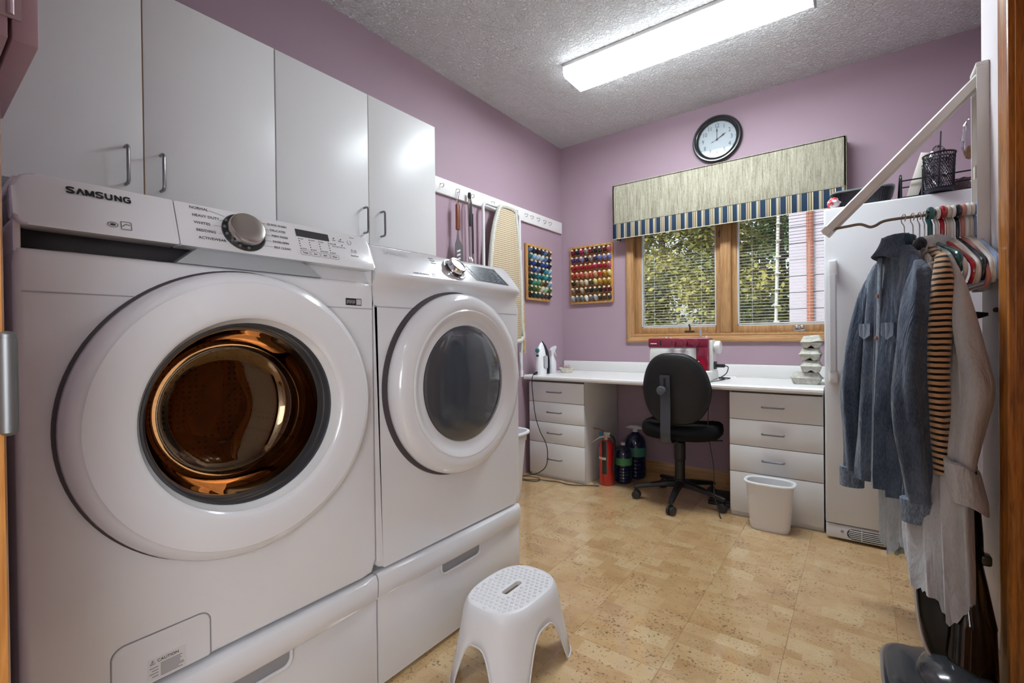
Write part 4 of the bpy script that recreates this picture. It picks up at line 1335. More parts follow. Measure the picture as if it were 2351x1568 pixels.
def rack(name, label, where, fn, u0, u1, z0, z1, cols, rows, colours, axis_uvw):
    """fn(u, z, out) -> world point"""
    um = (u0 + u1) / 2
    t = thing(name, label, 'thread rack', fn(um, z0, 0))
    def bx(g_, a, b, c, d, o0, o1):
        P_ = [fn(a, c, o0), fn(b, d, o1)]
        g_.box(min(P_[0][0], P_[1][0]), max(P_[0][0], P_[1][0]), min(P_[0][1], P_[1][1]), max(P_[0][1], P_[1][1]), c, d, 0.0015)
    g_ = G(); bx(g_, u0, u1, z0, z1, 0.0005, 0.008)
    obj('back_board', g_, M_rackb, t)
    for a, b, c, d in ((u0, u0 + 0.018, z0, z1), (u1 - 0.018, u1, z0, z1), (u0 + 0.018, u1 - 0.018, z0, z0 + 0.018), (u0 + 0.018, u1 - 0.018, z1 - 0.018, z1)):
        g_ = G(); bx(g_, a, b, c, d, 0.0005, 0.026)
        obj('frame_rail', g_, M_rack, t)
    du = (u1 - u0 - 0.05) / (cols - 1 + 0.2)
    dzr = (z1 - z0 - 0.075) / (rows - 1 + 0.35)
    pg = None
    for r_ in range(rows):
        for c_ in range(cols):
            u = u0 + 0.034 + du * c_
            z = z1 - 0.072 - dzr * r_
            base = Vector(fn(u, z, 0.010))
            ax = Vector(axis_uvw)
            tip = base + ax.normalized() * 0.006
            g_ = G()
            g_.cyl(base - ax.normalized() * 0.008, base + ax.normalized() * 0.060, 0.0028, n=6)
            if pg is None:
                pg = obj('peg', g_, M_peg, t)
                offp = pg.location - (chain(t).inverted() @ base)
            else:
                g_.bm.free()
                p_ = pg.copy(); COL.objects.link(p_); p_.parent = t
                p_.location = (chain(t).inverted() @ base) + offp
            col = colours[r_][c_]
            if col is None:
                continue
            spool('%s thread spool, %s from left in the %s row of the %s rack' % (col, ORD[c_], ORD[r_] if r_ < rows - 1 else 'bottom', where), tip, ax, col, 'spools on the %s thread rack' % where)
B_COL = [['wine red', 'navy', 'magenta', 'mauve grey', 'wine red', 'navy', 'charcoal', 'maroon', 'rose pink'],
         ['violet', 'violet', 'lilac', 'navy', 'mauve grey', 'indigo', 'periwinkle', 'lilac', 'periwinkle'],
         ['scarlet', 'scarlet', 'crimson', 'crimson', 'scarlet', 'magenta', 'crimson', 'scarlet', 'rose pink'],
         ['orange red', 'coral', 'coral', 'salmon', 'coral', 'peach', 'orange red', 'gold', 'pale yellow'],
         ['dark brown', 'taupe', 'beige', 'cream', 'charcoal', 'pale yellow', 'gold', 'mustard', 'gold'],
         ['taupe', 'chocolate', 'beige', 'dark brown', 'black', 'charcoal', 'black', 'maroon', 'maroon'],
         ['silver grey', 'slate grey', 'grey green', 'white', 'slate grey', 'silver grey', 'dark brown', 'chocolate', 'charcoal']]
L_COL = [['steel blue', 'midnight blue', 'black', 'navy', 'steel blue', 'chocolate'],
         ['teal', 'sky blue', 'powder blue', 'powder blue', 'steel blue', 'navy'],
         ['midnight blue', 'royal blue', 'black', 'royal blue', 'royal blue', 'midnight blue'],
         ['chocolate', 'royal blue', 'steel blue', 'navy', 'turquoise', 'sky blue'],
         ['bottle green', 'dark teal', 'teal', 'teal', 'turquoise', 'teal'],
         ['bottle green', 'sea green', 'sea green', 'olive green', 'chocolate', 'sky blue'],
         ['forest green', 'moss green', 'olive green', 'cream', 'mint green', 'moss green'],
         ['black', 'bottle green', 'dark teal', 'charcoal', 'chocolate', 'navy']]
rack('thread_rack', 'square oak thread rack of red and brown spools beside window', 'back wall', lambda u, z, o: (u, -o, z), 0.100, 0.503, 1.371, 1.872, 9, 7, B_COL, (0.0, -0.72, 0.70))
rack('thread_rack', 'narrow oak thread rack of blue and green spools on left wall', 'left wall', lambda u, z, o: (o, u, z), -0.588, -0.236, 1.386, 1.838, 6, 8, L_COL, (0.72, 0.0, 0.70))

# ---- desk worktop and drawer units
M_lam = mat('laminate_white', (232, 231, 229), 0.25, spec=0.45)
wt = thing('desk_worktop', 'long white laminate worktop with backsplash under the window', 'worktop', (1.0, -0.32, 0.752))
DT = 0.790
prof = [(0.0, DT - 0.038), (0.625, DT - 0.038), (0.640, DT - 0.034), (0.647, DT - 0.022), (0.646, DT - 0.010), (0.638, DT - 0.002), (0.625, DT), (0.0, DT)]
obj('slab', G().prism(prof, lambda u, v_, w: (w, -u - 0.001, v_), 0.024, 1.990), M_lam, wt)
obj('backsplash', G().box(0.024, 1.990, -0.024, -0.001, DT - 0.001, 0.874, 0.006, 3), M_lam, wt)
M_gap = mat('drawer_gap', (96, 94, 92), 0.7)
def drawers(label, x0, x1, cuts, hx0, hx1, hz):
    t = thing('drawer_unit', label, 'drawers', ((x0 + x1) / 2, -0.31, 0))
    obj('carcass', G().box(x0 + 0.001, x1 - 0.001, -0.592, -0.03, 0.0, DT - 0.040, 0.001), M_melamine, t)
    obj('gap_shadow', G().box(x0 + 0.006, x1 - 0.006, -0.594, -0.590, 0.03, DT - 0.042), M_gap, t)
    for k in range(len(cuts) - 1):
        d = obj('drawer', G().box(x0, x1, -0.613, -0.595, cuts[k + 1] + 0.0018, cuts[k] - 0.0018, 0.0015), M_melamine, t)
        if hz[k] is not None:
            z = hz[k]
            q = 0.026
            pts = [(hx0, -0.612, z)] + arc((hx0 + 0.010, -0.613 - q + 0.010, z), 0.010, PI, 1.5 * PI, 4, (1, 0, 0), (0, 1, 0)) + arc((hx1 - 0.010, -0.613 - q + 0.010, z), 0.010, 1.5 * PI, 2 * PI, 4, (1, 0, 0), (0, 1, 0)) + [(hx1, -0.612, z)]
            obj('handle', G().tube(pts, 0.0045, 8), M_pull, d)
    return t
drawers('white four-drawer unit at the left end of the desk', 0.052, 0.535, (0.738, 0.585, 0.430, 0.272, 0.022), 0.225, 0.345, (0.665, 0.510, 0.352, 0.152))
drawers('white four-drawer unit behind the small waste bin', 1.517, 1.988, (0.742, 0.583, 0.428, 0.270, 0.028), 1.692, 1.802, (0.664, 0.508, 0.352, 0.15))

# ---- iron
ir = thing('steam_iron', 'white steam iron standing on its heel at desk corner', 'iron', (0.12, -0.545, DT), rotz=0.0)
M_ironw = mat('iron_white', (240, 241, 243), 0.22, coat=0.4)
def iron_sec(i, j):
    # i: height, j: around; soleplate side faces +y
    z = (0.0, 0.012, 0.05, 0.10, 0.15, 0.19, 0.22, 0.245, 0.256)[i]
    w = (0.047, 0.052, 0.052, 0.050, 0.045, 0.036, 0.025, 0.012, 0.002)[i]
    d0 = (-0.050, -0.054, -0.054, -0.054, -0.052, -0.042, -0.026, -0.006, 0.010)[i]
    d1 = (0.040, 0.040, 0.040, 0.039, 0.036, 0.032, 0.027, 0.020, 0.014)[i]
    a = 2 * PI * j / 20
    x, y = sup(a, w, 1.0, 2.6)
    yy = d0 + (d1 - d0) * (y * 0.5 + 0.5)
    ww = x * (0.55 + 0.45 * (y * 0.5 + 0.5))
    return (0.12 + ww, -0.545 + yy, DT + z)
bd = obj('body', G().grid(iron_sec, 9, 20, cv=True, capu0=True, capu1=True), M_ironw, ir)
SOLE = [(-0.05, 0.004), (-0.054, 0.06), (-0.052, 0.12), (-0.043, 0.18), (-0.026, 0.225), (0.0, 0.262), (0.026, 0.225), (0.043, 0.18), (0.052, 0.12), (0.054, 0.06), (0.05, 0.004)]
obj('soleplate', G().prism(SOLE, lambda u, v_, w: (0.12 + u, -0.545 + 0.040 + (0.0 if v_ < 0.15 else -(v_ - 0.15) * 0.17) + w, DT + v_), 0.0, 0.010), mat('soleplate_dark', (70, 72, 76), 0.3, 0.8), ir)
M_grip = mat('iron_grip_grey', (176, 178, 184), 0.4)
obj('grip_opening', G().prism(rrect(-0.020, 0.028, 0.045, 0.150, 0.020), lambda u, v_, w: (0.12 + w, -0.545 + u * 0.9, DT + v_), 0.030, 0.050), M_grip, ir)
obj('dial', G().lathe([(0.019, 0), (0.019, -0.006), (0.015, -0.012), (0.0002, -0.013)], (0.125, -0.597, DT + 0.190), 'y', 20), mat('iron_teal', (66, 128, 134), 0.3), ir)
obj('button', G().ell((0.125, -0.600, DT + 0.150), (0.015, 0.006, 0.010), 8, 14), mat('iron_teal_dark', (40, 82, 96), 0.3), ir)
obj('cord_boot', G().tube([(0.118, -0.590, DT + 0.018), (0.115, -0.615, DT + 0.014), (0.112, -0.634, DT + 0.004)], 0.009, 8), M_black, ir)
cordp = [(0.112, -0.636, DT + 0.004), (0.110, -0.654, DT - 0.02), (0.108, -0.654, 0.70), (0.118, -0.650, 0.58), (0.135, -0.650, 0.47), (0.175, -0.650, 0.36), (0.222, -0.648, 0.28), (0.240, -0.648, 0.20), (0.225, -0.650, 0.10), (0.16, -0.655, 0.04), (0.08, -0.67, 0.012), (0.02, -0.70, 0.005), (0.03, -0.755, 0.005), (0.10, -0.775, 0.005), (0.20, -0.74, 0.005), (0.19, -0.69, 0.009), (0.10, -0.70, 0.013), (0.06, -0.74, 0.012), (0.12, -0.77, 0.012), (0.20, -0.72, 0.011), (0.26, -0.69, 0.005), (0.34, -0.665, 0.005), (0.42, -0.68, 0.005), (0.50, -0.655, 0.005), (0.56, -0.615, 0.005), (0.60, -0.595, 0.006)]
obj('power_cord', G().tube(smoothpath(cordp, 6), 0.0032, 6), mat('cord_black', (44, 44, 44), 0.6), ir)
obj('plug', G().tube([(0.598, -0.597, 0.010), (0.615, -0.588, 0.011), (0.632, -0.580, 0.011)], [0.007, 0.012, 0.010], 8).cyl((0.632, -0.584, 0.013), (0.645, -0.578, 0.013), 0.002, n=6), mat('plug_grey', (120, 114, 106), 0.5), ir)
# ---- spray bottle
sb = thing('spray_bottle', 'white trigger spray bottle behind the steam iron', 'spray bottle', (0.135, -0.40, DT))
M_pla = mat('translucent_white', (222, 222, 226), 0.4)
bx_, by_ = 0.135, -0.400
def bot(i, j):
    z, a = ((0, 0.034), (0.006, 0.037), (0.075, 0.037), (0.10, 0.033), (0.135, 0.018), (0.155, 0.014), (0.160, 0.014))[i]
    x, y = sup(2 * PI * j / 24, a * 0.8, a, 2.6)
    return (bx_ + x, by_ + y, DT + z)
obj('bottle', G().grid(bot, 7, 24, cv=True, capu0=True, capu1=True), M_pla, sb)
obj('spray_head', G().prism([(-0.022, 0.150), (0.014, 0.150), (0.020, 0.175), (0.040, 0.195), (0.055, 0.205), (0.052, 0.222), (0.0, 0.212), (-0.026, 0.188)], lambda u, v_, w: (bx_ + w, by_ + u, DT + v_), -0.011, 0.011, 0.003), mat('spray_head_grey', (214, 214, 214), 0.4), sb)
obj('trigger', G().tube([(bx_, by_ + 0.030, DT + 0.185), (bx_, by_ + 0.046, DT + 0.165), (bx_, by_ + 0.062, DT + 0.138)], [0.007, 0.006, 0.004], 8), mat('trigger_white', (228, 222, 224), 0.4), sb)
# ---- pin dish
pd = thing('pincushion_bowl', 'small ruffled cream bowl with pink pincushion on desk', 'bowl', (0.20, -0.285, DT))
px_, py_ = 0.205, -0.285
def ruf(i, j):
    z, r_ = ((0.0, 0.040), (0.004, 0.046), (0.016, 0.052), (0.026, 0.050), (0.034, 0.058), (0.040, 0.064), (0.036, 0.054), (0.030, 0.048), (0.030, 0.0008))[i]
    a = 2 * PI * j / 40
    k = 1 + (0.07 * math.sin(9 * a) if i in (2, 4, 5, 6) else 0)
    return (px_ + r_ * k * math.cos(a), py_ + r_ * k * math.sin(a), DT + z)
obj('bowl', G().grid(ruf, 9, 40, cv=True, capu0=True), mat('cream_cloth', (226, 222, 208), 0.8), pd)
g = G()
rr = random.Random(9)
g.ell((px_, py_, DT + 0.030), (0.046, 0.046, 0.018), 8, 20)
obj('cushion', g, noisy('cushion_pink', (150, 92, 104), (196, 150, 156), freq=120, rough=0.9), pd)
g = G()
for k in range(26):
    a, r_ = rr.uniform(0, 2 * PI), rr.uniform(0, 0.038)
    q = Vector((px_ + r_ * math.cos(a), py_ + r_ * math.sin(a), DT + 0.042))
    g.cyl(q, q + Vector((rr.uniform(-0.01, 0.01), rr.uniform(-0.01, 0.01), 0.016)), 0.0006, n=4)
    g.ell(q + Vector((0, 0, 0.017)), (0.0022, 0.0022, 0.0022), 5, 6)
o = obj('pins', g, mat('pin_heads', (206, 160, 170), 0.4), pd)
o['kind'] = 'stuff'

# ---- sewing machine
sm = thing('sewing_machine', 'burgundy and white sewing machine on the desk behind chair', 'sewing machine', (1.16, -0.38, DT))
M_burg = mat('machine_burgundy', (128, 28, 56), 0.25, coat=0.4)
M_mw = mat('machine_white', (226, 226, 222), 0.3)
MX0, MX1, MY0, MY1 = 0.962, 1.358, -0.450, -0.320
obj('base', G().box(0.965, 1.385, MY0 - 0.03, MY1 + 0.02, DT + 0.001, DT + 0.062, 0.008, 3), M_mw, sm)
obj('head_cover', G().box(MX0, MX0 + 0.11, MY0 + 0.006, MY1, DT + 0.105, DT + 0.215, 0.012, 3), M_mw, sm)
obj('arm', G().box(MX0 + 0.01, MX1 - 0.075, MY0 + 0.004, MY1, DT + 0.125, DT + 0.215, 0.008, 2), M_mw, sm)
obj('arm_recess', G().box(MX0 + 0.16, MX0 + 0.27, MY0 + 0.001, MY0 + 0.02, DT + 0.130, DT + 0.195, 0.006), mat('machine_panel_pink', (206, 196, 198), 0.4), sm)
obj('top_band', G().box(MX0 - 0.004, MX1, MY0, MY1, DT + 0.212, DT + 0.276, 0.008, 3), M_burg, sm)
obj('column', G().box(MX1 - 0.078, MX1, MY0, MY1 - 0.06, DT + 0.055, DT + 0.216, 0.006, 2), M_burg, sm)
obj('column_back', G().box(MX1 - 0.078, MX1 + 0.018, MY0 + 0.030, MY1 + 0.01, DT + 0.055, DT + 0.262, 0.008, 2), M_mw, sm)
obj('needle_bar', G().cyl((MX0 + 0.05, MY0 + 0.06, DT + 0.06), (MX0 + 0.05, MY0 + 0.06, DT + 0.11), 0.004, n=8), M_steel, sm)
for xx in (1.128, 1.205, 1.280):
    d = obj('stitch_dial', G().lathe([(0.026, 0.0), (0.026, -0.006), (0.022, -0.018), (0.0002, -0.019)], (xx, MY0 + 0.001, DT + 0.243), 'y', 20), M_burg, sm)
    obj('pointer', G().box(xx - 0.002, xx + 0.002, MY0 - 0.022, MY0 - 0.016, DT + 0.228, DT + 0.262, 0.001), M_burg, d)
obj('hand_wheel', G().lathe([(0.0, 0.0), (0.022, 0.0), (0.024, 0.012), (0.040, 0.014), (0.042, 0.020), (0.042, 0.040), (0.038, 0.046), (0.0, 0.048)], (MX1 + 0.014, MY0 + 0.075, DT + 0.215), 'x', 28), M_mw, sm)
obj('spool_pin', G().cyl((1.292, MY0 + 0.07, DT + 0.27), (1.292, MY0 + 0.07, DT + 0.335), 0.008, n=10), mat('pin_grey', (178, 184, 192), 0.3, 0.3), sm)
obj('thread_guides', G().cyl((1.07, MY0 + 0.05, DT + 0.27), (1.07, MY0 + 0.05, DT + 0.288), 0.005, n=8).cyl((1.10, MY0 + 0.05, DT + 0.27), (1.10, MY0 + 0.05, DT + 0.285), 0.006, n=8).cyl((1.335, MY0 + 0.05, DT + 0.27), (1.335, MY0 + 0.05, DT + 0.292), 0.007, n=8), M_mw, sm)
obj('tension_slot', G().box(1.040, 1.050, MY0 - 0.003, MY0 + 0.003, DT + 0.228, DT + 0.262, 0.002), M_inkblk, sm)
g = G()
for k in range(7):
    g.box(0.976 + k * 0.0062, 0.9805 + k * 0.0062, MY0 - 0.0012, MY0 + 0.001, DT + 0.236 + 0.002 * (k % 2), DT + 0.243)
obj('maker_print', g, mat('print_white', (236, 236, 236), 0.5), sm)
obj('column_panel', G().prism([(MX1 - 0.052, 0.062), (MX1 - 0.004, 0.062), (MX1 - 0.012, 0.115), (MX1 - 0.050, 0.165)], lambda u, v_, w: (u, MY0 - 0.001 + w, DT + v_), 0.0, 0.004), mat('machine_red', (150, 22, 44), 0.3), sm)
obj('bobbin_cover', G().box(MX1 - 0.105, MX1 - 0.055, MY0 - 0.004, MY0 + 0.05, DT + 0.075, DT + 0.125, 0.005, 2), M_mw, sm)
obj('power_socket', G().box(MX1 + 0.016, MX1 + 0.030, MY0 + 0.06, MY0 + 0.105, DT + 0.07, DT + 0.12, 0.003), mat('socket_blue_black', (46, 48, 62), 0.4), sm)
obj('power_plug', G().box(MX1 + 0.028, MX1 + 0.085, MY0 + 0.062, MY0 + 0.09, DT + 0.082, DT + 0.104, 0.006, 2), M_black, sm)
lc = [(MX1 + 0.083, MY0 + 0.075, DT + 0.093), (MX1 + 0.105, MY0 + 0.07, DT + 0.085), (MX1 + 0.095, MY0 + 0.06, DT + 0.045), (MX1 + 0.06, MY0 + 0.03, DT + 0.012), (MX1 + 0.10, MY0 + 0.03, DT + 0.012), (MX1 + 0.12, MY0 + 0.05, DT + 0.016), (MX1 + 0.08, MY0 + 0.06, DT + 0.018), (MX1 + 0.055, MY0 + 0.03, DT + 0.02), (MX1 + 0.10, MY0 + 0.01, DT + 0.014), (MX1 + 0.085, MY0 - 0.05, DT + 0.008), (MX1 + 0.060, MY0 - 0.16, DT + 0.008), (MX1 + 0.050, MY0 - 0.203, DT - 0.006), (MX1 + 0.050, MY0 - 0.207, 0.70), (MX1 + 0.045, MY0 - 0.205, 0.50), (MX1 + 0.060, MY0 - 0.21, 0.40), (MX1 + 0.075, MY0 - 0.20, 0.28), (MX1 + 0.075, MY0 - 0.19, 0.12), (MX1 + 0.09, MY0 - 0.20, 0.06), (MX1 + 0.12, MY0 - 0.25, 0.01), (MX1 + 0.13, MY0 - 0.27, 0.004)]
obj('power_cord', G().tube(smoothpath(lc, 6), 0.0032, 6), mat('cord_black'), sm)
fpd = thing('foot_pedal', 'black sewing machine foot pedal on floor by drawers', 'pedal', (1.44, -0.42, 0))
obj('base', G().box(1.36, 1.495, -0.50, -0.34, 0.0, 0.022, 0.005), M_black, fpd)
Mt = Matrix.Translation((1.4275, -0.42, 0.040)) @ Matrix.Rotation(math.radians(9), 4, 'X') @ Matrix.Translation((-1.4275, 0.42, -0.040))
obj('treadle', G().box(1.365, 1.490, -0.495, -0.345, 0.030, 0.048, 0.006, 2, M=Mt), mat('treadle_black', (36, 36, 38), 0.35), fpd)
# thin cable lying along the backsplash
obj_c = obj('flat_cable', G().tube(smoothpath([(1.46, -0.12, DT + 0.003), (1.55, -0.07, DT + 0.003), (1.66, -0.10, DT + 0.003), (1.78, -0.08, DT + 0.003), (1.88, -0.11, DT + 0.003)], 6), 0.003, 6), mat('cable_white', (226, 226, 222), 0.5))
tag(obj_c, 'thin white cable lying along the desk backsplash', 'cable')

# ---- egg cartons
M_pulp = noisy('grey_pulp', (178, 176, 164), (206, 204, 194), freq=60, rough=0.95, bump=0.4, bdist=0.002)
def carton(label, cx, cy, z, rot, nl, open_=0.0):
    """pulp carton; nl cups long, two wide"""
    t = thing('egg_carton', label, 'egg carton', (cx, cy, z), rot, 'egg cartons on the desk')
    L, Wd = 0.052 * nl, 0.104
    g_ = G()
    NTT = 64
    def tray(i, j):
        h = (0.0, 0.006, 0.022, 0.034, 0.034, 0.034)[i]
        k = (0.80, 0.86, 0.95, 1.0, 1.06, 0.98)[i]
        a = 2 * PI * j / NTT
        x, y = sup(a, L / 2, Wd / 2, 6)
        # scalloped cups near the foot
        s = 1.0
        if i < 3:
            s = 1 - (0.10, 0.09, 0.03)[i] * (max(0, math.cos(2 * PI * (x / 0.052 + (0.0 if nl % 2 == 0 else 0.5)))) ** 6 if abs(y) > Wd * 0.40 else max(0, math.cos(2 * PI * y / 0.052)) ** 6)
        lift = 0.016 * ((1 - s) / 0.10) if i < 2 else 0
        return (x * k * s, y * k * s, h + lift)
    g_.grid(tray, 6, NTT, cv=True, capu0=True, capu1=True)
    obj('tray', g_, M_pulp, t, world=False)
    g_ = G()
    def lid(i, j):
        h = (0.0345, 0.037, 0.040, 0.060, 0.067, 0.070)[i]
        k = (1.06, 1.08, 1.0, 0.84, 0.78, 0.70)[i]
        a = 2 * PI * j / NTT
        x, y = sup(a, L / 2, Wd / 2, 6)
        dip = 0.008 * max(0, math.cos(2 * PI * x / 0.104)) ** 2 if (i >= 4 and nl == 3 and False) else 0
        return (x * k, y * k, h - dip + open_ * (0.012 if y < 0 else 0.0))
    g_.grid(lid, 6, NTT, cv=True, capu0=True, capu1=True)
    obj('lid', g_, M_pulp, t, world=False)
    return t
carton('grey egg carton lying lengthwise, lowest of the stack on desk', 1.896, -0.400, DT, 0.03, 3)
carton('grey egg carton second from bottom of the stack by freezer', 1.918, -0.385, DT + 0.0705, PI / 2 + 0.04, 3)
carton('grey egg carton third from bottom of the stack by freezer', 1.916, -0.385, DT + 0.141, PI / 2 - 0.03, 3)
carton('grey egg carton with gaping lid on top of the stack', 1.920, -0.385, DT + 0.2115, PI / 2 + 0.02, 3, 0.5)

# ---- office chair
CHX, CHY = 1.200, -0.545
ch = thing('office_chair', 'black fabric swivel office chair on five casters at desk', 'chair', (CHX, CHY, 0))
M_fab = noisy('chair_fabric', (15, 16, 17), (26, 27, 29), freq=260, rough=0.9, bump=0.3, bdist=0.001, spec=0.2)
M_shell = noisy('chair_shell', (16, 17, 18), (23, 24, 26), freq=300, rough=0.55, bump=0.25, bdist=0.001)
M_cblack = mat('chair_base_black', (26, 26, 28), 0.4)
for k in range(5):
    a = math.radians(-84 + 72 * k)
    c_, s_ = math.cos(a), math.sin(a)
    def lp(r_, z, off=0.0):
        return Vector((CHX + c_ * r_ - s_ * off, CHY + s_ * r_ + c_ * off, z))
    secs = [(0.02, 0.118, 0.024, 0.024), (0.10, 0.112, 0.022, 0.019), (0.20, 0.095, 0.019, 0.015), (0.27, 0.083, 0.017, 0.014), (0.295, 0.078, 0.014, 0.012)]
    def leg(i, j):
        r_, z, w_, h_ = secs[i]
        x, y = sup(2 * PI * j / 12, w_, h_, 3)
        return lp(r_, z + y, x)
    lg = obj('base_leg', G().grid(leg, 5, 12, cv=True, capu0=True, capu1=True), M_cblack, ch)
    cst = obj('caster', G().cyl(lp(0.278, 0.05), lp(0.278, 0.078), 0.007, n=8).ell(lp(0.278, 0.040), (0.02, 0.02, 0.022), 8, 12), M_cblack, lg)
    wd = Vector((-s_, c_, 0)) if k % 2 else Vector((c_ * 0.4 - s_, s_ * 0.4 + c_, 0)).normalized()
    g = G()
    for sg in (-1, 1):
        q = lp(0.278, 0.026) + wd * (0.013 * sg)
        g.tube([q - wd * 0.010, q - wd * 0.008, q + wd * 0.008, q + wd * 0.010], [0.020, 0.026, 0.026, 0.020], 18)
    obj('wheel', g, mat('caster_wheel', (46, 46, 48), 0.45), lg)
obj('hub', G().lathe([(0.0, 0.10), (0.036, 0.10), (0.040, 0.115), (0.036, 0.145), (0.030, 0.15), (0.0, 0.15)], (CHX, CHY, 0), 'z', 24), M_cblack, ch)
obj('gas_column', G().lathe([(0.0, 0.13), (0.031, 0.13), (0.031, 0.27), (0.035, 0.275), (0.035, 0.385), (0.028, 0.392), (0.014, 0.394), (0.014, 0.43), (0.0, 0.43)], (CHX, CHY, 0), 'z', 24), M_cblack, ch)
obj('seat_plate', G().box(CHX - 0.09, CHX + 0.09, CHY - 0.11, CHY + 0.10, 0.415, 0.435, 0.005), M_cblack, ch)
obj('height_lever', G().tube([(CHX + 0.06, CHY, 0.418), (CHX + 0.16, CHY - 0.02, 0.420), (CHX + 0.27, CHY - 0.03, 0.432)], 0.005, 8), M_cblack, ch)
def seat(i, j):
    z, k = ((0.432, 0.80), (0.436, 0.92), (0.455, 0.985), (0.478, 1.0), (0.500, 0.985), (0.513, 0.93), (0.518, 0.80), (0.516, 0.5), (0.512, 0.02))[i]
    a = 2 * PI * j / 56
    x, y = sup(a, 0.245, 0.235, 2.5)
    if y > 0.1:
        x *= 1 - 0.10 * (y - 0.1) / 0.135
    zz = z - 0.016 * max(0, y - 0.14) / 0.095 + 0.010 * (1 if z > 0.49 else 0) * (x / 0.245) ** 2
    return (CHX + 0.012 + x * k, CHY + 0.01 + y * k, zz)
obj('seat', G().grid(seat, 9, 56, cv=True, capu0=True, capu1=True), M_fab, ch, smooth=60)
# backrest: cushion on the desk side, moulded shell on the camera side
BYc = CHY - 0.245
def back_out(t):
    c_, s_ = math.cos(t), math.sin(t)
    a = 0.212
    x = math.copysign(abs(c_) ** (2 / 2.9), c_) * a
    y = math.copysign(abs(s_) ** (2 / 2.6), s_) * 0.222
    x *= 1.0 - 0.16 * (y / 0.222) if y > 0 else 1.0 - 0.10 * (-y / 0.222)
    return x, y
BZ = 0.755
BXc = CHX + 0.028
def backp(i, j, seq):
    d, k = seq[i]
    x, z = back_out(2 * PI * j / 64)
    curve = 0.055 * (x * k / 0.21) ** 2
    tilt = -0.10 * (z * k + 0.2)
    return (BXc + x * k, BYc + d + curve + tilt * 0.6 + 0.03, BZ + z * k)
SH_ = [(-0.016, 0.02), (-0.016, 0.5), (-0.015, 0.80), (-0.010, 0.93), (0.0, 0.985), (0.010, 0.99)]
CU_ = [(0.008, 0.99), (0.016, 1.0), (0.030, 0.985), (0.042, 0.92), (0.050, 0.78), (0.052, 0.4), (0.052, 0.02)]
obj('back_shell', G().grid(lambda i, j: backp(i, j, SH_), 6, 64, cv=True, capu0=True), M_shell, ch, smooth=60)
obj('back_cushion', G().grid(lambda i, j: backp(i, j, CU_), 7, 64, cv=True, capu1=True), M_fab, ch, smooth=60)
# upright bar with slotted head and knob
M_bar = mat('bar_grey_black', (70, 73, 82), 0.4)
bxx = CHX - 0.003
barp = [(bxx, CHY - 0.08, 0.418), (bxx, CHY - 0.18, 0.418), (bxx, CHY - 0.245, 0.428), (bxx, CHY - 0.272, 0.47), (bxx, CHY - 0.272, 0.56), (bxx, CHY - 0.268, 0.66), (bxx, CHY - 0.272, 0.745), (bxx, CHY - 0.278, 0.842)]
g = G()
bp = smoothpath(barp, 4)
def bar(i, j):
    q = bp[i]
    d = (bp[min(i + 1, len(bp) - 1)] - bp[max(i - 1, 0)]).normalized()
    nn_ = Vector((0, -d.z, d.y))
    a, b = ((-1, 1), (1, 1), (1, -1), (-1, -1))[j]
    return q + Vector((a * 0.030, 0, 0)) + nn_ * (b * 0.0035)
g.grid(bar, len(bp), 4, cv=True, capu0=True, capu1=True)
br_ = obj('back_bar', g, M_bar, ch)
obj('bar_slot', G().prism(rrect(bxx - 0.007, bxx + 0.007, 0.775, 0.828, 0.007), lambda u, v_, w: (u, CHY - 0.2825 + (0.842 - v_) * 0.06 + w, v_), -0.0008, 0.002), M_inkblk, br_)
obj('back_knob', G().lathe([(0.0, 0.0), (0.010, 0.0), (0.010, -0.016), (0.026, -0.020), (0.028, -0.034), (0.024, -0.042), (0.0, -0.044)], (bxx - 0.012, CHY - 0.277, 0.752), 'y', 24), mat('knob_grey', (88, 92, 100), 0.35), br_)
# ---- fire extinguisher
fe = thing('fire_extinguisher', 'red fire extinguisher on floor against the left drawers', 'fire extinguisher', (0.650, -0.500, 0))
ex, ey = 0.655, -0.495
obj('cylinder', G().lathe([(0.0, 0.0), (0.050, 0.0), (0.054, 0.006), (0.054, 0.275), (0.050, 0.295), (0.036, 0.318), (0.020, 0.326), (0.0, 0.327)], (ex, ey, 0), 'z', 40), mat('extinguisher_red', (190, 30, 30), 0.22, coat=0.5), fe)
M_alu = mat('cast_aluminium', (178, 172, 164), 0.4, 0.6)
obj('valve', G().cyl((ex, ey, 0.322), (ex, ey, 0.365), 0.018, n=16).box(ex - 0.02, ex + 0.035, ey - 0.012, ey + 0.012, 0.345, 0.385, 0.005), M_alu, fe)
obj('lever', G().prism([(0.01, 0.378), (-0.06, 0.398), (-0.105, 0.405), (-0.105, 0.398), (-0.06, 0.390), (0.01, 0.368)], lambda u, v_, w: (ex + u, ey + w, v_), -0.008, 0.008), mat('lever_bronze', (150, 120, 96), 0.4, 0.5), fe)
obj('carry_handle', G().prism([(0.01, 0.362), (-0.05, 0.345), (-0.115, 0.298), (-0.112, 0.294), (-0.05, 0.334), (0.01, 0.350)], lambda u, v_, w: (ex + u, ey + w, v_), -0.008, 0.008), mat('handle_bright', (206, 204, 200), 0.3, 0.7), fe)
obj('gauge', G().lathe([(0.0, 0.0), (0.014, 0.0), (0.014, -0.012), (0.0, -0.014)], (ex - 0.036, ey - 0.008, 0.372), 'y', 16), mat('gauge_blue', (36, 110, 150), 0.4), fe)
obj('hose', G().tube(smoothpath([(ex + 0.03, ey - 0.004, 0.365), (ex + 0.062, ey - 0.015, 0.345), (ex + 0.072, ey - 0.02, 0.28), (ex + 0.068, ey - 0.02, 0.18), (ex + 0.062, ey - 0.02, 0.10)], 5), 0.009, 8), M_black, fe)
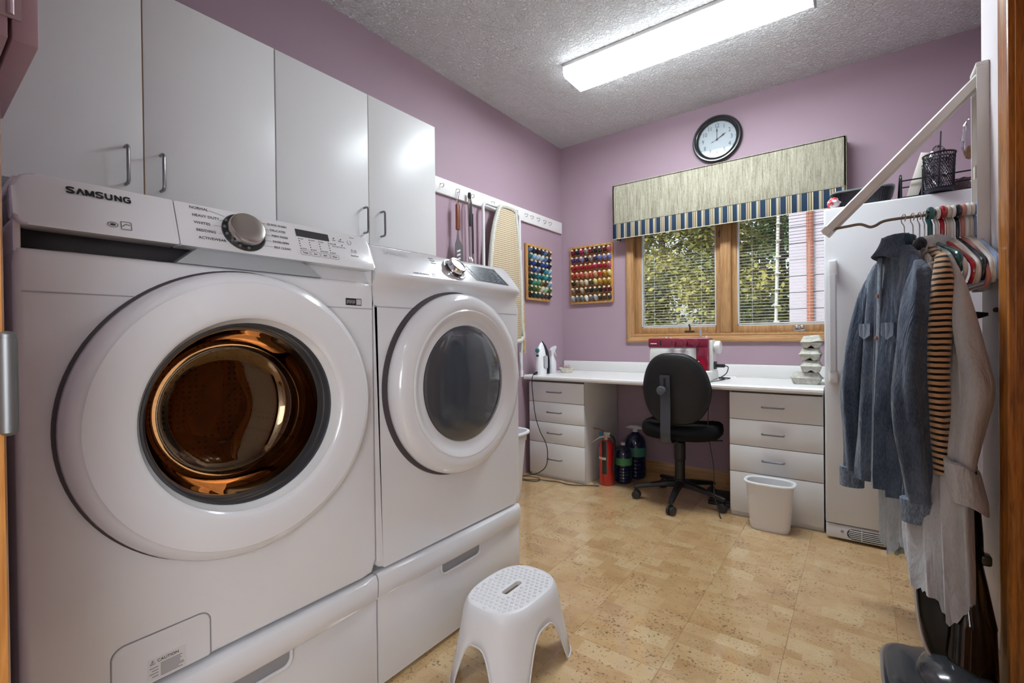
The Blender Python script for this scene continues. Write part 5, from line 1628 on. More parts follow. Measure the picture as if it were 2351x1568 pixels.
def wrap(r_, a0, a1, z0, z1, name, mt, parent):
    g_ = G()
    g_.grid(lambda i, j: (ex + r_ * math.cos(a0 + (a1 - a0) * j / 10), ey + r_ * math.sin(a0 + (a1 - a0) * j / 10), (z0, z1)[i]), 2, 11)
    return obj(name, g_, mt, parent)
wrap(0.0547, math.radians(-178), math.radians(-142), 0.135, 0.262, 'white_label', mat('label_white', (222, 220, 214), 0.5), fe)
wrap(0.0547, math.radians(-178), math.radians(-145), 0.030, 0.115, 'yellow_label', noisy('label_yellow', (180, 150, 50), (220, 200, 120), freq=220, rough=0.6, lo=0.45, hi=0.55), fe)
wrap(0.0547, math.radians(-102), math.radians(-62), 0.085, 0.325, 'dark_label', noisy('label_dark', (24, 22, 22), (52, 44, 36), freq=120, rough=0.3, lo=0.5, hi=0.62), fe)
wrap(0.0555, math.radians(-140), math.radians(-70), 0.190, 0.207, 'paper_band', mat('band_cream', (206, 200, 170), 0.6), fe)
# ---- water jugs
def jug(label, x, y, s, lab, wd_=1.2):
    t = thing('water_jug', label, 'bottle', (x, y, 0), group='jugs beside the fire extinguisher')
    M_j = mat('jug_blue', (22, 30, 62), 0.12, coat=0.5)
    prof = [(0.0, 0.0), (0.052, 0.0), (0.060, 0.010)]
    for k in range(5):
        z = 0.02 + k * 0.026
        prof += [(0.062, z), (0.062, z + 0.016), (0.057, z + 0.021)]
    prof += [(0.062, 0.155), (0.062, 0.245), (0.058, 0.275), (0.046, 0.300), (0.026, 0.318), (0.016, 0.330)]
    obj('bottle', G().lathe([(a * s * wd_, b * s) for a, b in prof], (x, y, 0), 'z', 32), M_j, t)
    obj('paper_label', G().lathe([(0.0632 * s * wd_, 0.162 * s), (0.0632 * s * wd_, 0.225 * s)], (x, y, 0), 'z', 32), lab, t)
    obj('cap', G().lathe([(0.0, 0.352 * s), (0.019 * s, 0.352 * s), (0.021 * s, 0.330 * s), (0.0, 0.330 * s)], (x, y, 0), 'z', 20), mat('cap_pale', (196, 194, 200), 0.4), t)
    return t
jug('dark blue bottle with green label right behind the extinguisher', 0.735, -0.380, 0.84, mat('label_green', (70, 140, 84), 0.5))
j2 = jug('larger dark blue jug with teal label and carry handle', 0.760, -0.205, 1.06, mat('label_teal', (62, 122, 104), 0.5))
obj('carry_handle', G().prism([(-0.05, 0.0), (0.05, 0.0), (0.07, 0.008), (0.03, 0.026), (-0.03, 0.026), (-0.07, 0.008)], lambda u, v_, w: (0.760 + u, -0.205 + w, 0.374 + v_), -0.03, 0.03, 0.003), mat('handle_clear_grey', (176, 176, 184), 0.3), j2)
# ---- waste bin
wb = thing('waste_bin', 'small white oval waste bin in front of right drawers', 'waste bin', (1.742, -0.72, 0))
LV = [(0.003, 0.080, 0.040), (0.0, 0.092, 0.048), (0.012, 0.098, 0.052), (0.255, 0.117, 0.066), (0.262, 0.117, 0.066), (0.262, 0.112, 0.061), (0.250, 0.112, 0.061), (0.015, 0.092, 0.046), (0.015, 0.002, 0.001)]
def wbf(i, j):
    z, a, b = LV[i]
    x, y = sup(2 * PI * j / 56, a, b, 3.2)
    return (1.742 + x, -0.712 + y * 1.12, z)
obj('bucket', G().grid(wbf, len(LV), 56, cv=True), mat('bin_white2', (234, 234, 234), 0.38), wb, smooth=60)
obj('rim', G().tube([Vector((1.742, -0.712, 0.260)) + Vector((sup(2 * PI * i / 56, 0.121, 0.077, 3.2)[0], sup(2 * PI * i / 56, 0.121, 0.077, 3.2)[1], 0)) for i in range(56)], 0.0085, 8, closed=True), mat('bin_white2'), wb)
# ================================================================ freezer side
FX0, FX1, FY = 1.998, 2.655, -0.680
fz = thing('upright_freezer', 'tall white upright freezer with long grip beside the desk', 'freezer', (2.33, -0.36, 0))
M_fz = mat('freezer_white', (218, 220, 222), 0.35, spec=0.4)
n = N(M_fz)
n.bump(n.noise(n.coord(), 330, 2), 0.06, 0.0006)
obj('cabinet', G().box(FX0, FX1, FY + 0.045, -0.03, 0.02, 1.742, 0.004), M_fz, fz)
obj('door', G().box(FX0, FX1, FY, FY + 0.042, 0.088, 1.742, 0.010, 3), M_fz, fz)
obj('plinth', G().box(FX0 + 0.002, FX1 - 0.002, FY + 0.004, FY + 0.05, 0.012, 0.083, 0.008, 3), M_fz, fz)
g = G()
g.prism(rrect(2.090, 2.330, 0.020, 0.072, 0.025), lambda u, v_, w: (u, FY + 0.003 + w, v_), 0.0, 0.003)
vg = obj('vent', g, mat('vent_dark', (56, 50, 48), 0.6), fz)
for k in range(5):
    zz = 0.0262 + k * 0.0092
    obj('vent_louvre', G().box(2.094 + 0.004 * abs(k - 2), 2.326, FY - 0.001, FY + 0.005, zz, zz + 0.0042, 0.001), M_fz, vg)
obj('vent_bar', G().box(2.150, 2.154, FY - 0.002, FY + 0.004, 0.021, 0.071), M_fz, vg)
obj('plinth_screw', G().lathe([(0.0, -0.002), (0.006, -0.002), (0.007, 0.002), (0.0, 0.002)], (2.070, FY + 0.003, 0.052), 'y', 14), M_ink2, fz)
# grip: two blocks and a bowed bar
g = G()
obj('grip_block', G().box(2.018, 2.056, FY - 0.048, FY + 0.002, 1.385, 1.465, 0.008, 3), mat('grip_white', (226, 228, 230), 0.3), fz)
obj('grip_block', G().box(2.018, 2.056, FY - 0.048, FY + 0.002, 0.828, 0.895, 0.008, 3), mat('grip_white'), fz)
def gb(i, j):
    s = i / 16
    z = 0.890 + (1.390 - 0.890) * s
    bow = 0.006 * math.sin(PI * s)
    a, b = ((-0.017, -0.046), (-0.011, -0.052), (0.011, -0.052), (0.017, -0.046), (0.017, -0.030), (-0.017, -0.030))[j]
    return (2.037 + a, FY + b - bow, z)
obj('grip_bar', G().grid(gb, 17, 6, cv=True, capu0=True, capu1=True), mat('grip_bar_grey', (200, 203, 206), 0.25), fz)

# ---- things on the freezer
TZ = 1.7425
M_wire = mat('black_wire', (24, 26, 30), 0.4, 0.3)
tr = thing('storage_tray', 'black ribbed plastic basket tray on top of the freezer', 'tray', (2.16, -0.46, TZ))
def trf(i, j):
    z, k = ((0.0, 0.86), (0.002, 0.88), (0.080, 1.0), (0.086, 1.03), (0.086, 1.06), (0.078, 1.04), (0.078, 0.97), (0.006, 0.85), (0.006, 0.02))[i]
    x, y = sup(2 * PI * j / 120, 0.128, 0.17, 7)
    r_ = 1.0 + (0.010 * (1 if j % 2 else -1) if 0 < i < 3 else 0)
    return (2.158 + x * k * r_, -0.455 + y * k * r_, TZ + z)
obj('basket', G().grid(trf, 9, 120, cv=True), mat('tray_charcoal', (40, 44, 52), 0.4), tr, smooth=20)
obj('tray_rim', G().tube([Vector((2.158, -0.455, TZ + 0.088)) + Vector((*[q * 1.05 for q in sup(2 * PI * i / 48, 0.128, 0.17, 7)], 0)) for i in range(48)], 0.005, 6, closed=True), mat('tray_rim_grey', (120, 132, 132), 0.4), tr)
pb = thing('plastic_packet', 'crumpled clear and red packet at the left end of freezer top', 'packet', (2.03, -0.645, TZ))
rr = random.Random(21)
def crumple(cx, cy, z0, a, b, h, seed, nu=9, nv=16):
    r_ = random.Random(seed)
    jit = [[r_.uniform(0.75, 1.15) for _ in range(nv)] for _ in range(nu)]
    def fn(i, j):
        t = PI * (0.02 + 0.96 * i / (nu - 1))
        an = 2 * PI * j / nv
        k = jit[i][j]
        return (cx + a * k * math.sin(t) * math.cos(an), cy + b * k * math.sin(t) * math.sin(an), z0 + h * (0.5 - 0.5 * math.cos(t)) * (0.92 + 0.08 * k))
    return fn, nu, nv
fn, nu, nv = crumple(2.040, -0.640, TZ, 0.032, 0.03, 0.062, 4)
obj('wrapper', G().grid(fn, nu, nv, cv=True), noisy('packet_red_white', (196, 70, 80), (226, 222, 224), freq=26, rough=0.25, lo=0.42, hi=0.52), pb, smooth=15)
# wire file rack
fr_ = thing('wire_file_rack', 'black wire desk rack with scrolled ends on the freezer', 'wire rack', (2.44, -0.52, TZ))
rx0, rx1, ry = 2.315, 2.590, -0.560
for zz in (0.012, 0.095):
    obj('rail', G().tube([(rx0, ry - 0.06, TZ + zz), (rx1, ry - 0.06, TZ + zz)], 0.0035, 6), M_wire, fr_)
    obj('rail', G().tube([(rx0, ry + 0.08, TZ + zz), (rx1, ry + 0.08, TZ + zz)], 0.0035, 6), M_wire, fr_)
obj('rail', G().tube([(2.50, ry - 0.06, TZ + 0.052), (rx1, ry - 0.06, TZ + 0.052)], 0.003, 6), M_wire, fr_)
for xx in (rx0, 2.398, rx1):
    hh = {rx0: 0.130, 2.398: 0.170}.get(xx, 0.178)
    g = G()
    out_ = [(xx, ry - 0.068, TZ), (xx, ry - 0.068, TZ + hh * 0.75)] + arc((xx, ry - 0.038, TZ + hh * 0.75), 0.03, PI, PI / 2, 5, (0, 1, 0), (0, 0, 1)) + [(xx, ry + 0.02, TZ + hh * 0.82), (xx, ry + 0.09, TZ + 0.05), (xx, ry + 0.09, TZ)]
    g.tube(out_, 0.005, 8)
    for k in range(3):
        cz = TZ + 0.03 + k * hh * 0.24
        g.tube([(xx, ry - 0.035 + 0.020 * math.cos(t * 0.5) * (1 - t * 0.055), cz + 0.017 * math.sin(t * 0.5) * (1 - t * 0.055)) for t in range(15)], 0.0028, 5)
    obj('scrolled_end', g, M_wire, fr_)
# white binder standing in the rack
bkr = Matrix.Translation((2.355, -0.545, TZ)) @ Matrix.Rotation(math.radians(15), 4, 'Y')
bk = thing('leaning_book', 'thick cream book leaning in the wire rack', 'book', (2.355, -0.545, TZ))
obj('cover', G().box(-0.022, -0.018, -0.062, 0.09, 0.012, 0.225, 0.001, M=bkr).box(0.018, 0.022, -0.062, 0.09, 0.012, 0.225, 0.001, M=bkr).box(-0.022, 0.022, -0.064, -0.060, 0.012, 0.225, 0.001, M=bkr), mat('book_cream', (226, 220, 210), 0.5), bk)
obj('pages', G().box(-0.018, 0.018, -0.060, 0.085, 0.014, 0.222, M=bkr), mat('page_white', (234, 232, 226), 0.7), bk)
# mesh cup in front of the rack, with clear sleeves
mc = thing('mesh_pencil_cup', 'black wire-mesh pencil cup hung on the wire rack', 'cup', (2.455, -0.655, TZ + 0.012))
M_mesh = bpy.data.materials.new('wire_mesh')
M_mesh.use_nodes = True
tn_ = M_mesh.node_tree
bsdf = tn_.nodes['Principled BSDF']
bsdf.inputs['Base Color'].default_value = lin((30, 32, 38))
bsdf.inputs['Metallic'].default_value = 0.5
bsdf.inputs['Roughness'].default_value = 0.35
mxx, myy = 2.453, -0.652
g = G()
g.lathe([(0.0, 0.0), (0.048, 0.0), (0.052, 0.006), (0.053, 0.016)], (mxx, myy, TZ + 0.004), 'z', 32)
obj('cup_base', g, mat('mesh_cup_base', (58, 62, 72), 0.35, 0.4), mc)
g = G()
Z0_, Z1_ = TZ + 0.020, TZ + 0.182
NM, RS = 34, 0.055
for k in range(NM):
    for sgn in (1, -1):
        pts = []
        for t in range(9):
            u = t / 8
            a = 2 * PI * k / NM + sgn * u * 1.65
            r_ = 0.052 + 0.006 * u
            pts.append((mxx + r_ * math.cos(a), myy + r_ * math.sin(a), Z0_ + (Z1_ - Z0_) * u))
        g.tube(pts, 0.0013, 4, caps=False)
o = obj('mesh_wall', g, M_mesh, mc)
o['kind'] = 'stuff'
for zz, r_, w_ in ((Z0_, 0.0525, 0.004), (Z1_ - 0.018, 0.0575, 0.0022), (Z1_, 0.0585, 0.0042)):
    g = G()
    g.tube([(mxx + r_ * math.cos(2 * PI * i / 32), myy + r_ * math.sin(2 * PI * i / 32), zz) for i in range(32)], w_, 6, closed=True)
    obj('hoop', g, M_wire, mc)
M_sleeve = thin_glass('clear_sleeve', (238, 238, 242), 0.08, 1.6)
fn, nu, nv = crumple(mxx - 0.004, myy, TZ + 0.03, 0.044, 0.042, 0.20, 8, 10, 18)
o = obj('clear_sleeves', G().grid(fn, nu, nv, cv=True), M_sleeve, None, smooth=12)
tag(o, 'clear crinkled plastic sleeves poking out of the mesh cup', 'plastic')
o = obj('black_rod', G().tube([(2.452, -0.640, TZ + 0.03), (2.462, -0.630, TZ + 0.30)], [0.004, 0.0028], 8), M_black)
tag(o, 'thin black rod standing upright in the mesh cup', 'rod')
fn, nu, nv = crumple(2.548, -0.545, TZ + 0.001, 0.032, 0.05, 0.085, 12)
o = obj('cloth_bundle', G().grid(fn, nu, nv, cv=True), noisy('bundle_brown', (92, 70, 74), (150, 134, 132), freq=18, rough=0.8), None, smooth=30)
tag(o, 'crumpled brown bundle at right end of the wire rack', 'bundle')

# ---- fold-out clothes rack on the right wall
RY = -1.430
RZ = 1.500
dk_ = thing('wall_clothes_rack', 'white fold-out wall clothes rack with slanted arm above hangers', 'clothes rack', (2.44, RY, 1.10))
M_rk = mat('rack_white_enamel', (226, 222, 218), 0.35)
# wall channel
chn = [(-0.050, 0.0), (-0.050, 0.030), (-0.044, 0.030), (-0.044, 0.006), (0.044, 0.006), (0.044, 0.030), (0.050, 0.030), (0.050, 0.0)]
obj('wall_channel', G().prism(chn, lambda u, v_, w: (RX - 0.0005 - v_, RY - 0.005 + u, w), 1.22, 1.965), M_rk, dk_)
obj('channel_lip', G().box(RX - 0.033, RX - 0.0005, RY - 0.057, RY + 0.047, 1.955, 1.972, 0.004), M_rk, dk_)
# slanted arm, U-section opening downward
A0, A1 = Vector((RX - 0.018, RY, 1.930)), Vector((2.046, RY, 1.480))
ad_ = (A1 - A0).normalized()
an_ = Vector((-ad_.z, 0, ad_.x))
if an_.z < 0:
    an_ = -an_
sec = [(-0.036, -0.014), (-0.036, 0.012), (-0.030, 0.017), (0.030, 0.017), (0.036, 0.012), (0.036, -0.014), (0.031, -0.014), (0.031, 0.010), (-0.031, 0.010), (-0.031, -0.014)]
obj('slanted_arm', G().prism(sec, lambda u, v_, w: A0 + ad_ * w + Vector((0, 1, 0)) * u + an_ * v_, 0.0, (A1 - A0).length), M_rk, dk_)
obj('arm_tip', G().prism(rrect(-0.037, 0.037, -0.016, 0.018, 0.006), lambda u, v_, w: A1 + ad_ * w + Vector((0, 1, 0)) * u + an_ * v_, -0.012, 0.008), mat('tip_white', (236, 236, 234), 0.35), dk_)
g = G()
g.tube(smoothpath([(2.062, RY, RZ - 0.010), (2.110, RY, RZ - 0.006), (2.150, RY, RZ - 0.004), (2.178, RY, RZ - 0.018), (2.195, RY, RZ - 0.016), (2.225, RY, RZ - 0.002), (2.30, RY, RZ), (2.40, RY, RZ), (RX - 0.02, RY, RZ)], 6), 0.0052, 10)
obj('rod', g, mat('rod_bronze', (128, 116, 98), 0.35, 0.8), dk_)
g = G()
for zz in (1.88, 1.62, 1.30):
    obj('bolt', G().lathe([(0.0, -0.003), (0.006, -0.003), (0.006, 0.001), (0.0, 0.001)], (RX - 0.0065, RY - 0.005, zz), 'x', 10), mat('bolt_ivory', (206, 198, 186), 0.4), dk_)
g.box(RX - 0.03, RX - 0.006, RY - 0.015, RY + 0.015, 1.60, 1.645, 0.003)
obj('slide_block', g, mat('bolt_ivory'), dk_)
bagp = thing('hanging_bag', 'small clear plastic bag hung beside the rack channel', 'bag', (2.50, -1.33, 1.74))
fn, nu, nv = crumple(2.462, -1.340, 1.695, 0.024, 0.018, 0.145, 17)
obj('bag', G().grid(fn, nu, nv, cv=True), M_sleeve, bagp, smooth=12)
fn, nu, nv = crumple(2.464, -1.340, 1.700, 0.014, 0.012, 0.045, 18)
obj('contents', G().grid(fn, nu, nv, cv=True), mat('bag_tan', (176, 130, 90), 0.7), bagp)

# ---- hangers
def hanger(label, x, mt, r_, near, far, group='hangers on the clothes rack', zt=1.400, ze=1.300, name='clothes_hanger', wire=False, bar=True, drop=0.055):
    t = thing(name, label, 'hanger', (x, RY, RZ + 0.01), group=group)
    N_, F_ = Vector((near[0], near[1], 0)), Vector((far[0], far[1], 0))
    d = (N_ - F_).normalized()
    C_ = Vector((x, RY, 0))
    def at(s, z):      # s in metres from hook along hanger (+ = near side)
        b = C_.lerp(N_, s / (N_ - C_).length) if s >= 0 else C_.lerp(F_, -s / (F_ - C_).length)
        return Vector((b.x, b.y, z))
    hr = 0.0175 if not wire else 0.014
    top_r = r_ + 0.0055
    hk_ = []
    zc = RZ + top_r - hr + 0.0055
    for k in range(11):
        a = math.radians(-62 + k * 24.5)
        hk_.append(at(hr * math.cos(a), zc + hr * math.sin(a)))
    hk_ += [at(-hr * 0.9, zc - hr * 1.1), at(0, zc - hr * 2.2), at(0, zt + 0.01)]
    obj('hook', G().tube(smoothpath(hk_, 2), r_ if not wire else r_, 8), M_steel if wire else mt, t)
    sn, sf = (N_ - C_).length, -(F_ - C_).length
    if wire:
        loop = [at(0, zt + 0.012), at(sn * 0.5, zt - 0.075), at(sn * 0.9, ze), at(sn * 0.87, ze - 0.014), at(0, ze - 0.016), at(sf * 0.87, ze - 0.014), at(sf * 0.9, ze), at(sf * 0.5, zt - 0.075), at(0, zt + 0.012)]
        obj('shoulders', G().tube(loop, r_, 6), mt, t)
    else:
        loop = [at(0, zt + 0.005), at(sn * 0.35, zt - 0.028), at(sn * 0.88, ze + 0.018), at(sn, ze - 0.006), at(sn * 1.0, ze - drop * 0.6), at(sn * 0.92, ze - drop)]
        loop2 = [at(0, zt + 0.005), at(sf * 0.35, zt - 0.028), at(sf * 0.88, ze + 0.018), at(sf, ze - 0.006), at(sf * 1.0, ze - drop * 0.6), at(sf * 0.92, ze - drop)]
        path = list(reversed(smoothpath(loop2, 4))) + smoothpath(loop, 4)[1:]
        obj('shoulders', G().tube(path, r_, 10), mt, t)
        if bar:
            obj('trouser_bar', G().tube([at(sn * 0.92, ze - drop), at(0, ze - drop - 0.004), at(sf * 0.92, ze - drop)], r_ * 0.8, 8), mt, t)
    return t
M_teal = mat('plastic_teal', (40, 92, 92), 0.18, coat=0.5)
M_red = mat('plastic_red', (176, 28, 44), 0.2, coat=0.5)
M_hw = mat('plastic_white', (226, 222, 216), 0.3)
M_hw2 = mat('plastic_cream', (216, 206, 190), 0.3)
M_hdk = mat('plastic_navy', (30, 38, 52), 0.2, coat=0.4)
M_hpk = mat('plastic_coral', (196, 128, 116), 0.35)
M_hbl = mat('plastic_blue', (140, 162, 200), 0.25, coat=0.3)
M_wirec = mat('wire_grey', (112, 106, 98), 0.35, 0.8)
hanger('twisted wire hanger holding the denim shirt', 2.278, M_wirec, 0.0018, (2.315, -1.61), (2.17, -1.25), 'wire hangers on the rack', zt=1.405, ze=1.265, wire=True)
hanger('wire hanger holding the brown patterned blouse', 2.302, M_wirec, 0.0018, (2.340, -1.62), (2.215, -1.24), 'wire hangers on the rack', zt=1.405, ze=1.265, wire=True)
hanger('wire hanger holding the black and tan striped top', 2.320, M_wirec, 0.0018, (2.362, -1.625), (2.25, -1.235), 'wire hangers on the rack', zt=1.405, ze=1.265, wire=True)
hanger('wire hanger holding the long pale grey shirt', 2.333, M_wirec, 0.0018, (2.395, -1.63), (2.285, -1.235), 'wire hangers on the rack', zt=1.405, ze=1.265, wire=True)
hanger('glossy dark teal plastic hanger, leftmost of the plastic ones', 2.348, M_teal, 0.0080, (2.400, -1.625), (2.300, -1.235), zt=1.408, ze=1.322, bar=False)
hanger('white plastic hanger between the teal and red hangers', 2.366, M_hw, 0.0062, (2.410, -1.635), (2.325, -1.23), ze=1.30)
hanger('bright red plastic hanger among the white ones', 2.380, M_red, 0.0072, (2.428, -1.640), (2.335, -1.225), ze=1.292, bar=False)
hanger('cream plastic hanger just right of the red one', 2.394, M_hw2, 0.0062, (2.432, -1.640), (2.350, -1.225), ze=1.29)
hanger('white plastic hanger second to the right of the red one', 2.406, M_hw, 0.0062, (2.440, -1.642), (2.362, -1.222), ze=1.292)
hanger('dark navy plastic hanger among the white hangers', 2.419, M_hdk, 0.0060, (2.450, -1.645), (2.375, -1.22), ze=1.300, bar=False)
hanger('coral pink plastic hanger beside the navy one', 2.431, M_hpk, 0.0062, (2.459, -1.650), (2.388, -1.22), ze=1.280)
hanger('white plastic hanger beside the coral pink one', 2.443, M_hw, 0.0065, (2.466, -1.652), (2.400, -1.22), ze=1.295)
hanger('cream plastic hanger next to the blue hanger', 2.454, M_hw2, 0.0062, (2.472, -1.655), (2.415, -1.22), ze=1.292)
hanger('pale blue plastic hanger nearest the wall', 2.466, M_hbl, 0.0065, (2.478, -1.660), (2.432, -1.22), ze=1.300)

# ---- garments
def gmat(name, a=(128, 128, 128), b=(160, 160, 160), freq=240, streak=(1, 1, 0.25), lo=0.35, hi=0.65, bump=0.25, big=None):
    if name in MATS:
        return MATS[name]
    mt = mat(name, a, 0.9, sheen=0.25, spec=0.15)
    n_ = N(mt)
    f_ = n_.noise(n_.coord(streak), freq, 2, 0.5)
    c_ = n_.ramp(f_, [(lo, a), (hi, b)])
    if big:
        f2_ = n_.noise(n_.coord((1, 1, 0.5)), 9, 3, 0.6)
        c_ = n_.mix(0.5, c_, n_.ramp(f2_, [(0.35, a), (0.7, big)]))
    n_.color(c_)
    cr_ = n_.noise(n_.coord((1, 1, 0.35)), 17, 3, 0.55, 0.7)
    n_.bump(n_.math('ADD', n_.math('MULTIPLY', f_, 0.05), cr_), 0.75, 0.022)
    return mt
M_denim = gmat('denim', (50, 62, 80), (90, 104, 124), 300, big=(112, 126, 146))
M_denimd = gmat('denim_inner', (36, 56, 76), (62, 84, 104), 300)
M_stitch = mat('denim_seam', (150, 162, 178), 0.9)
M_greysh = gmat('shirt_grey', (176, 177, 179), (192, 193, 195), 260, big=(200, 201, 204))
M_palebl = gmat('shirt_pale_blue', (150, 162, 174), (178, 190, 200), 260, big=(196, 206, 214))
M_patt = gmat('blouse_pattern', (70, 58, 56), (150, 132, 124), 46, (1, 1, 1), 0.42, 0.56)
M_strip = mat('knit_stripes', (200, 160, 122), 0.9, sheen=0.3, spec=0.1)
n = N(M_strip)
tcs = n.new('ShaderNodeTexCoord')
sxs = n.new('ShaderNodeSeparateXYZ')
n.link(tcs.outputs['Object'], sxs.inputs[0])
wob = n.math('MULTIPLY', n.noise(n.coord((1, 1, 0.3)), 14, 2), 0.012)
fr = n.math('FRACT', n.math('MULTIPLY', n.math('ADD', sxs.outputs[2], wob), 1 / 0.0185))
n.color(n.ramp(fr, [(0.0, (22, 22, 24)), (0.42, (196, 158, 122))], 'CONSTANT'))
n.bump(n.noise(n.coord(), 400, 2), 0.2, 0.001)

def plan(pn, pm, pf):
    pn, pm, pf = Vector((*pn, 0)), Vector((*pm, 0)), Vector((*pf, 0))
    def C(s):  # s in [-1, 1]; +1 = near end
        if s >= 0:
            return pm + (pn - pm) * s + (pf - pm + (pn - pm)) * 0.0
        return pm + (pf - pm) * (-s)
    def Cs(s):
        q = pm * (1 - s * s) + (pn * (s + s * s) + pf * (s * s - s)) * 0.5
        return q
    d = (pn - pf).normalized()
    nrm = Vector((-d.y, d.x, 0))       # towards -x / camera-left
    if nrm.x > 0:
        nrm = -nrm
    return Cs, nrm
def body(t, name, mt, C, nrm, zs, ws, thick, folds, amp, seed, hem=None, nj=72, sh=0.0, low=None):
    """closed cloth shell; zs heights from top to hem, ws half-width factor per height, thick half-thickness per height"""
    r_ = random.Random(seed)
    ph = [r_.uniform(0, 6.28) for _ in range(6)]
    def fn(i, j):
        z = zs[i]
        u = 2 * PI * j / nj
        s = math.cos(u) * ws[i]
        side = math.sin(u)
        e = max(0.0, (zs[0] - z) / (zs[0] - zs[-1]))
        f_ = amp * e ** 0.6 * (math.sin(folds * s * 3.1 + ph[0] + e * 1.2) + 0.5 * math.sin(folds * s * 6.7 + ph[1] - e * 2.0))
        cc, nn2 = C(s), nrm
        if low:
            k_ = e ** 1.4
            cc = cc.lerp(low[0](s), k_)
            nn2 = nrm.lerp(low[1], k_).normalized()
        q = cc + nn2 * (side * thick[i] + f_)
        zz = z + (hem(s, side) if (hem and i >= len(zs) - 2) else 0.0)
        return (q.x + sh * e, q.y, zz)
    o_ = obj(name, G().grid(fn, len(zs), nj, cv=True), mt, t, smooth=70)
    return o_
def sleeve(t, name, mt, pts, rad, folds=5, amp=0.05, seed=1, flat=0.75, nj=24):
    P_ = smoothpath(pts, 5)
    k = len(P_)
    R__ = []
    for i in range(k):
        u = i / (k - 1) * (len(rad) - 1)
        a = int(min(u, len(rad) - 2))
        R__.append(rad[a] + (rad[a + 1] - rad[a]) * (u - a))
    r_ = random.Random(seed)
    ph = r_.uniform(0, 6)
    g_ = G()
    def fn(i, j):
        a = 2 * PI * j / nj
        tg_ = (P_[min(i + 1, k - 1)] - P_[max(i - 1, 0)]).normalized()
        ax = Vector((0, 1, 0)) - tg_ * tg_.y
        ax.normalize()
        bx2 = tg_.cross(ax)
        w = R__[i] * (1 + amp * math.sin(folds * a + ph + i * 0.22) + 0.6 * amp * math.sin(2 * a + i * 0.6))
        return P_[i] + ax * (math.cos(a) * w) + bx2 * (math.sin(a) * w * flat)
    g_.grid(fn, k, nj, cv=True, capu0=True, capu1=True)
    return obj(name, g_, mt, t, smooth=70)

# denim shirt
dn = thing('denim_shirt', 'faded blue denim shirt with open collar, front of the rack', 'shirt', (2.25, RY, 0.45))
C, nr = plan((2.315, -1.600), (2.266, -1.430), (2.165, -1.265))
zs = [1.395, 1.375, 1.345, 1.315, 1.28, 1.22, 1.10, 0.95, 0.80, 0.66, 0.56, 0.505]
ws = [0.30, 0.46, 0.70, 0.90, 1.0, 0.98, 0.96, 0.98, 1.02, 1.04, 1.06, 1.06]
th = [0.030, 0.032, 0.034, 0.034, 0.036, 0.040, 0.044, 0.048, 0.050, 0.050, 0.050, 0.048]
body(dn, 'body', M_denim, C, nr, zs, ws, th, 3.6, 0.022, 3, sh=-0.02)
nsl = sleeve(dn, 'sleeve', M_denim, [(2.305, -1.575, 1.315), (2.306, -1.620, 1.25), (2.294, -1.650, 1.10), (2.276, -1.655, 0.90), (2.285, -1.655, 0.72), (2.300, -1.655, 0.54)], [0.018, 0.044, 0.056, 0.062, 0.057, 0.046], 5, 0.14, 4)
obj('cuff', G().tube([(2.300, -1.655, 0.545), (2.303, -1.655, 0.47)], [0.052, 0.050], 20, flat=0.75), gmat('denim_cuff', (84, 98, 118), (130, 144, 162), 300), nsl)
fsl = sleeve(dn, 'sleeve', M_denim, [(2.185, -1.285, 1.300), (2.168, -1.262, 1.22), (2.142, -1.255, 1.05), (2.118, -1.255, 0.88), (2.122, -1.255, 0.70), (2.120, -1.255, 0.52)], [0.018, 0.040, 0.050, 0.050, 0.044, 0.038], 5, 0.13, 5)
obj('cuff', G().tube([(2.118, -1.255, 0.53), (2.118, -1.255, 0.45)], [0.043, 0.042], 18, flat=0.75), gmat('denim_cuff'), fsl)
# collar: standing band and two falling points
def collar(t, C, nr, zc, mt, mt2, w=0.34, pt=0.075):
    band = []
    def fn(i, j):
        u = -PI * 0.98 + 2 * PI * 0.98 * j / 24
        s = math.cos(u) * w
        q = C(s) + nr * (math.sin(u) * 0.048)
        k = (0.0, 0.5, 1.0)[i]
        return (q.x, q.y, zc - 0.012 + 0.040 * k + 0.012 * math.cos(u))
    b_ = obj('collar_band', G().grid(fn, 3, 25), mt2, t, smooth=60)
    b_.modifiers.new('thickness', 'SOLIDIFY').thickness = 0.003
    for sg in (1, -1):
        def fl(i, j):
            u = i / 8
            v_ = j / 5
            # runs from the back of the neck round to the front point
            a = PI * (0.95 - 1.22 * u)
            s = math.cos(a) * w * sg
            top = C(s) + nr * (max(-0.3, math.sin(a)) * 0.052 + 0.004)
            L = 0.048 + pt * u ** 1.5
            out = nr * (0.012 + 0.020 * v_ + 0.012 * u) * (1 if math.sin(a) > -0.4 else -1)
            sx_ = C(s * (1 + 0.45 * v_ * u))
            q = top.lerp(sx_ + nr * (max(-0.3, math.sin(a)) * 0.052), v_) + out * v_
            return (q.x, q.y, zc + 0.034 - L * v_ + 0.010 * math.cos(a))
        f_ = obj('collar_flap', G().grid(fl, 9, 6), mt, t, smooth=60)
        f_.modifiers.new('thickness', 'SOLIDIFY').thickness = 0.004
collar(dn, C, nr, 1.396, M_denim, M_denimd, 0.21, 0.06)
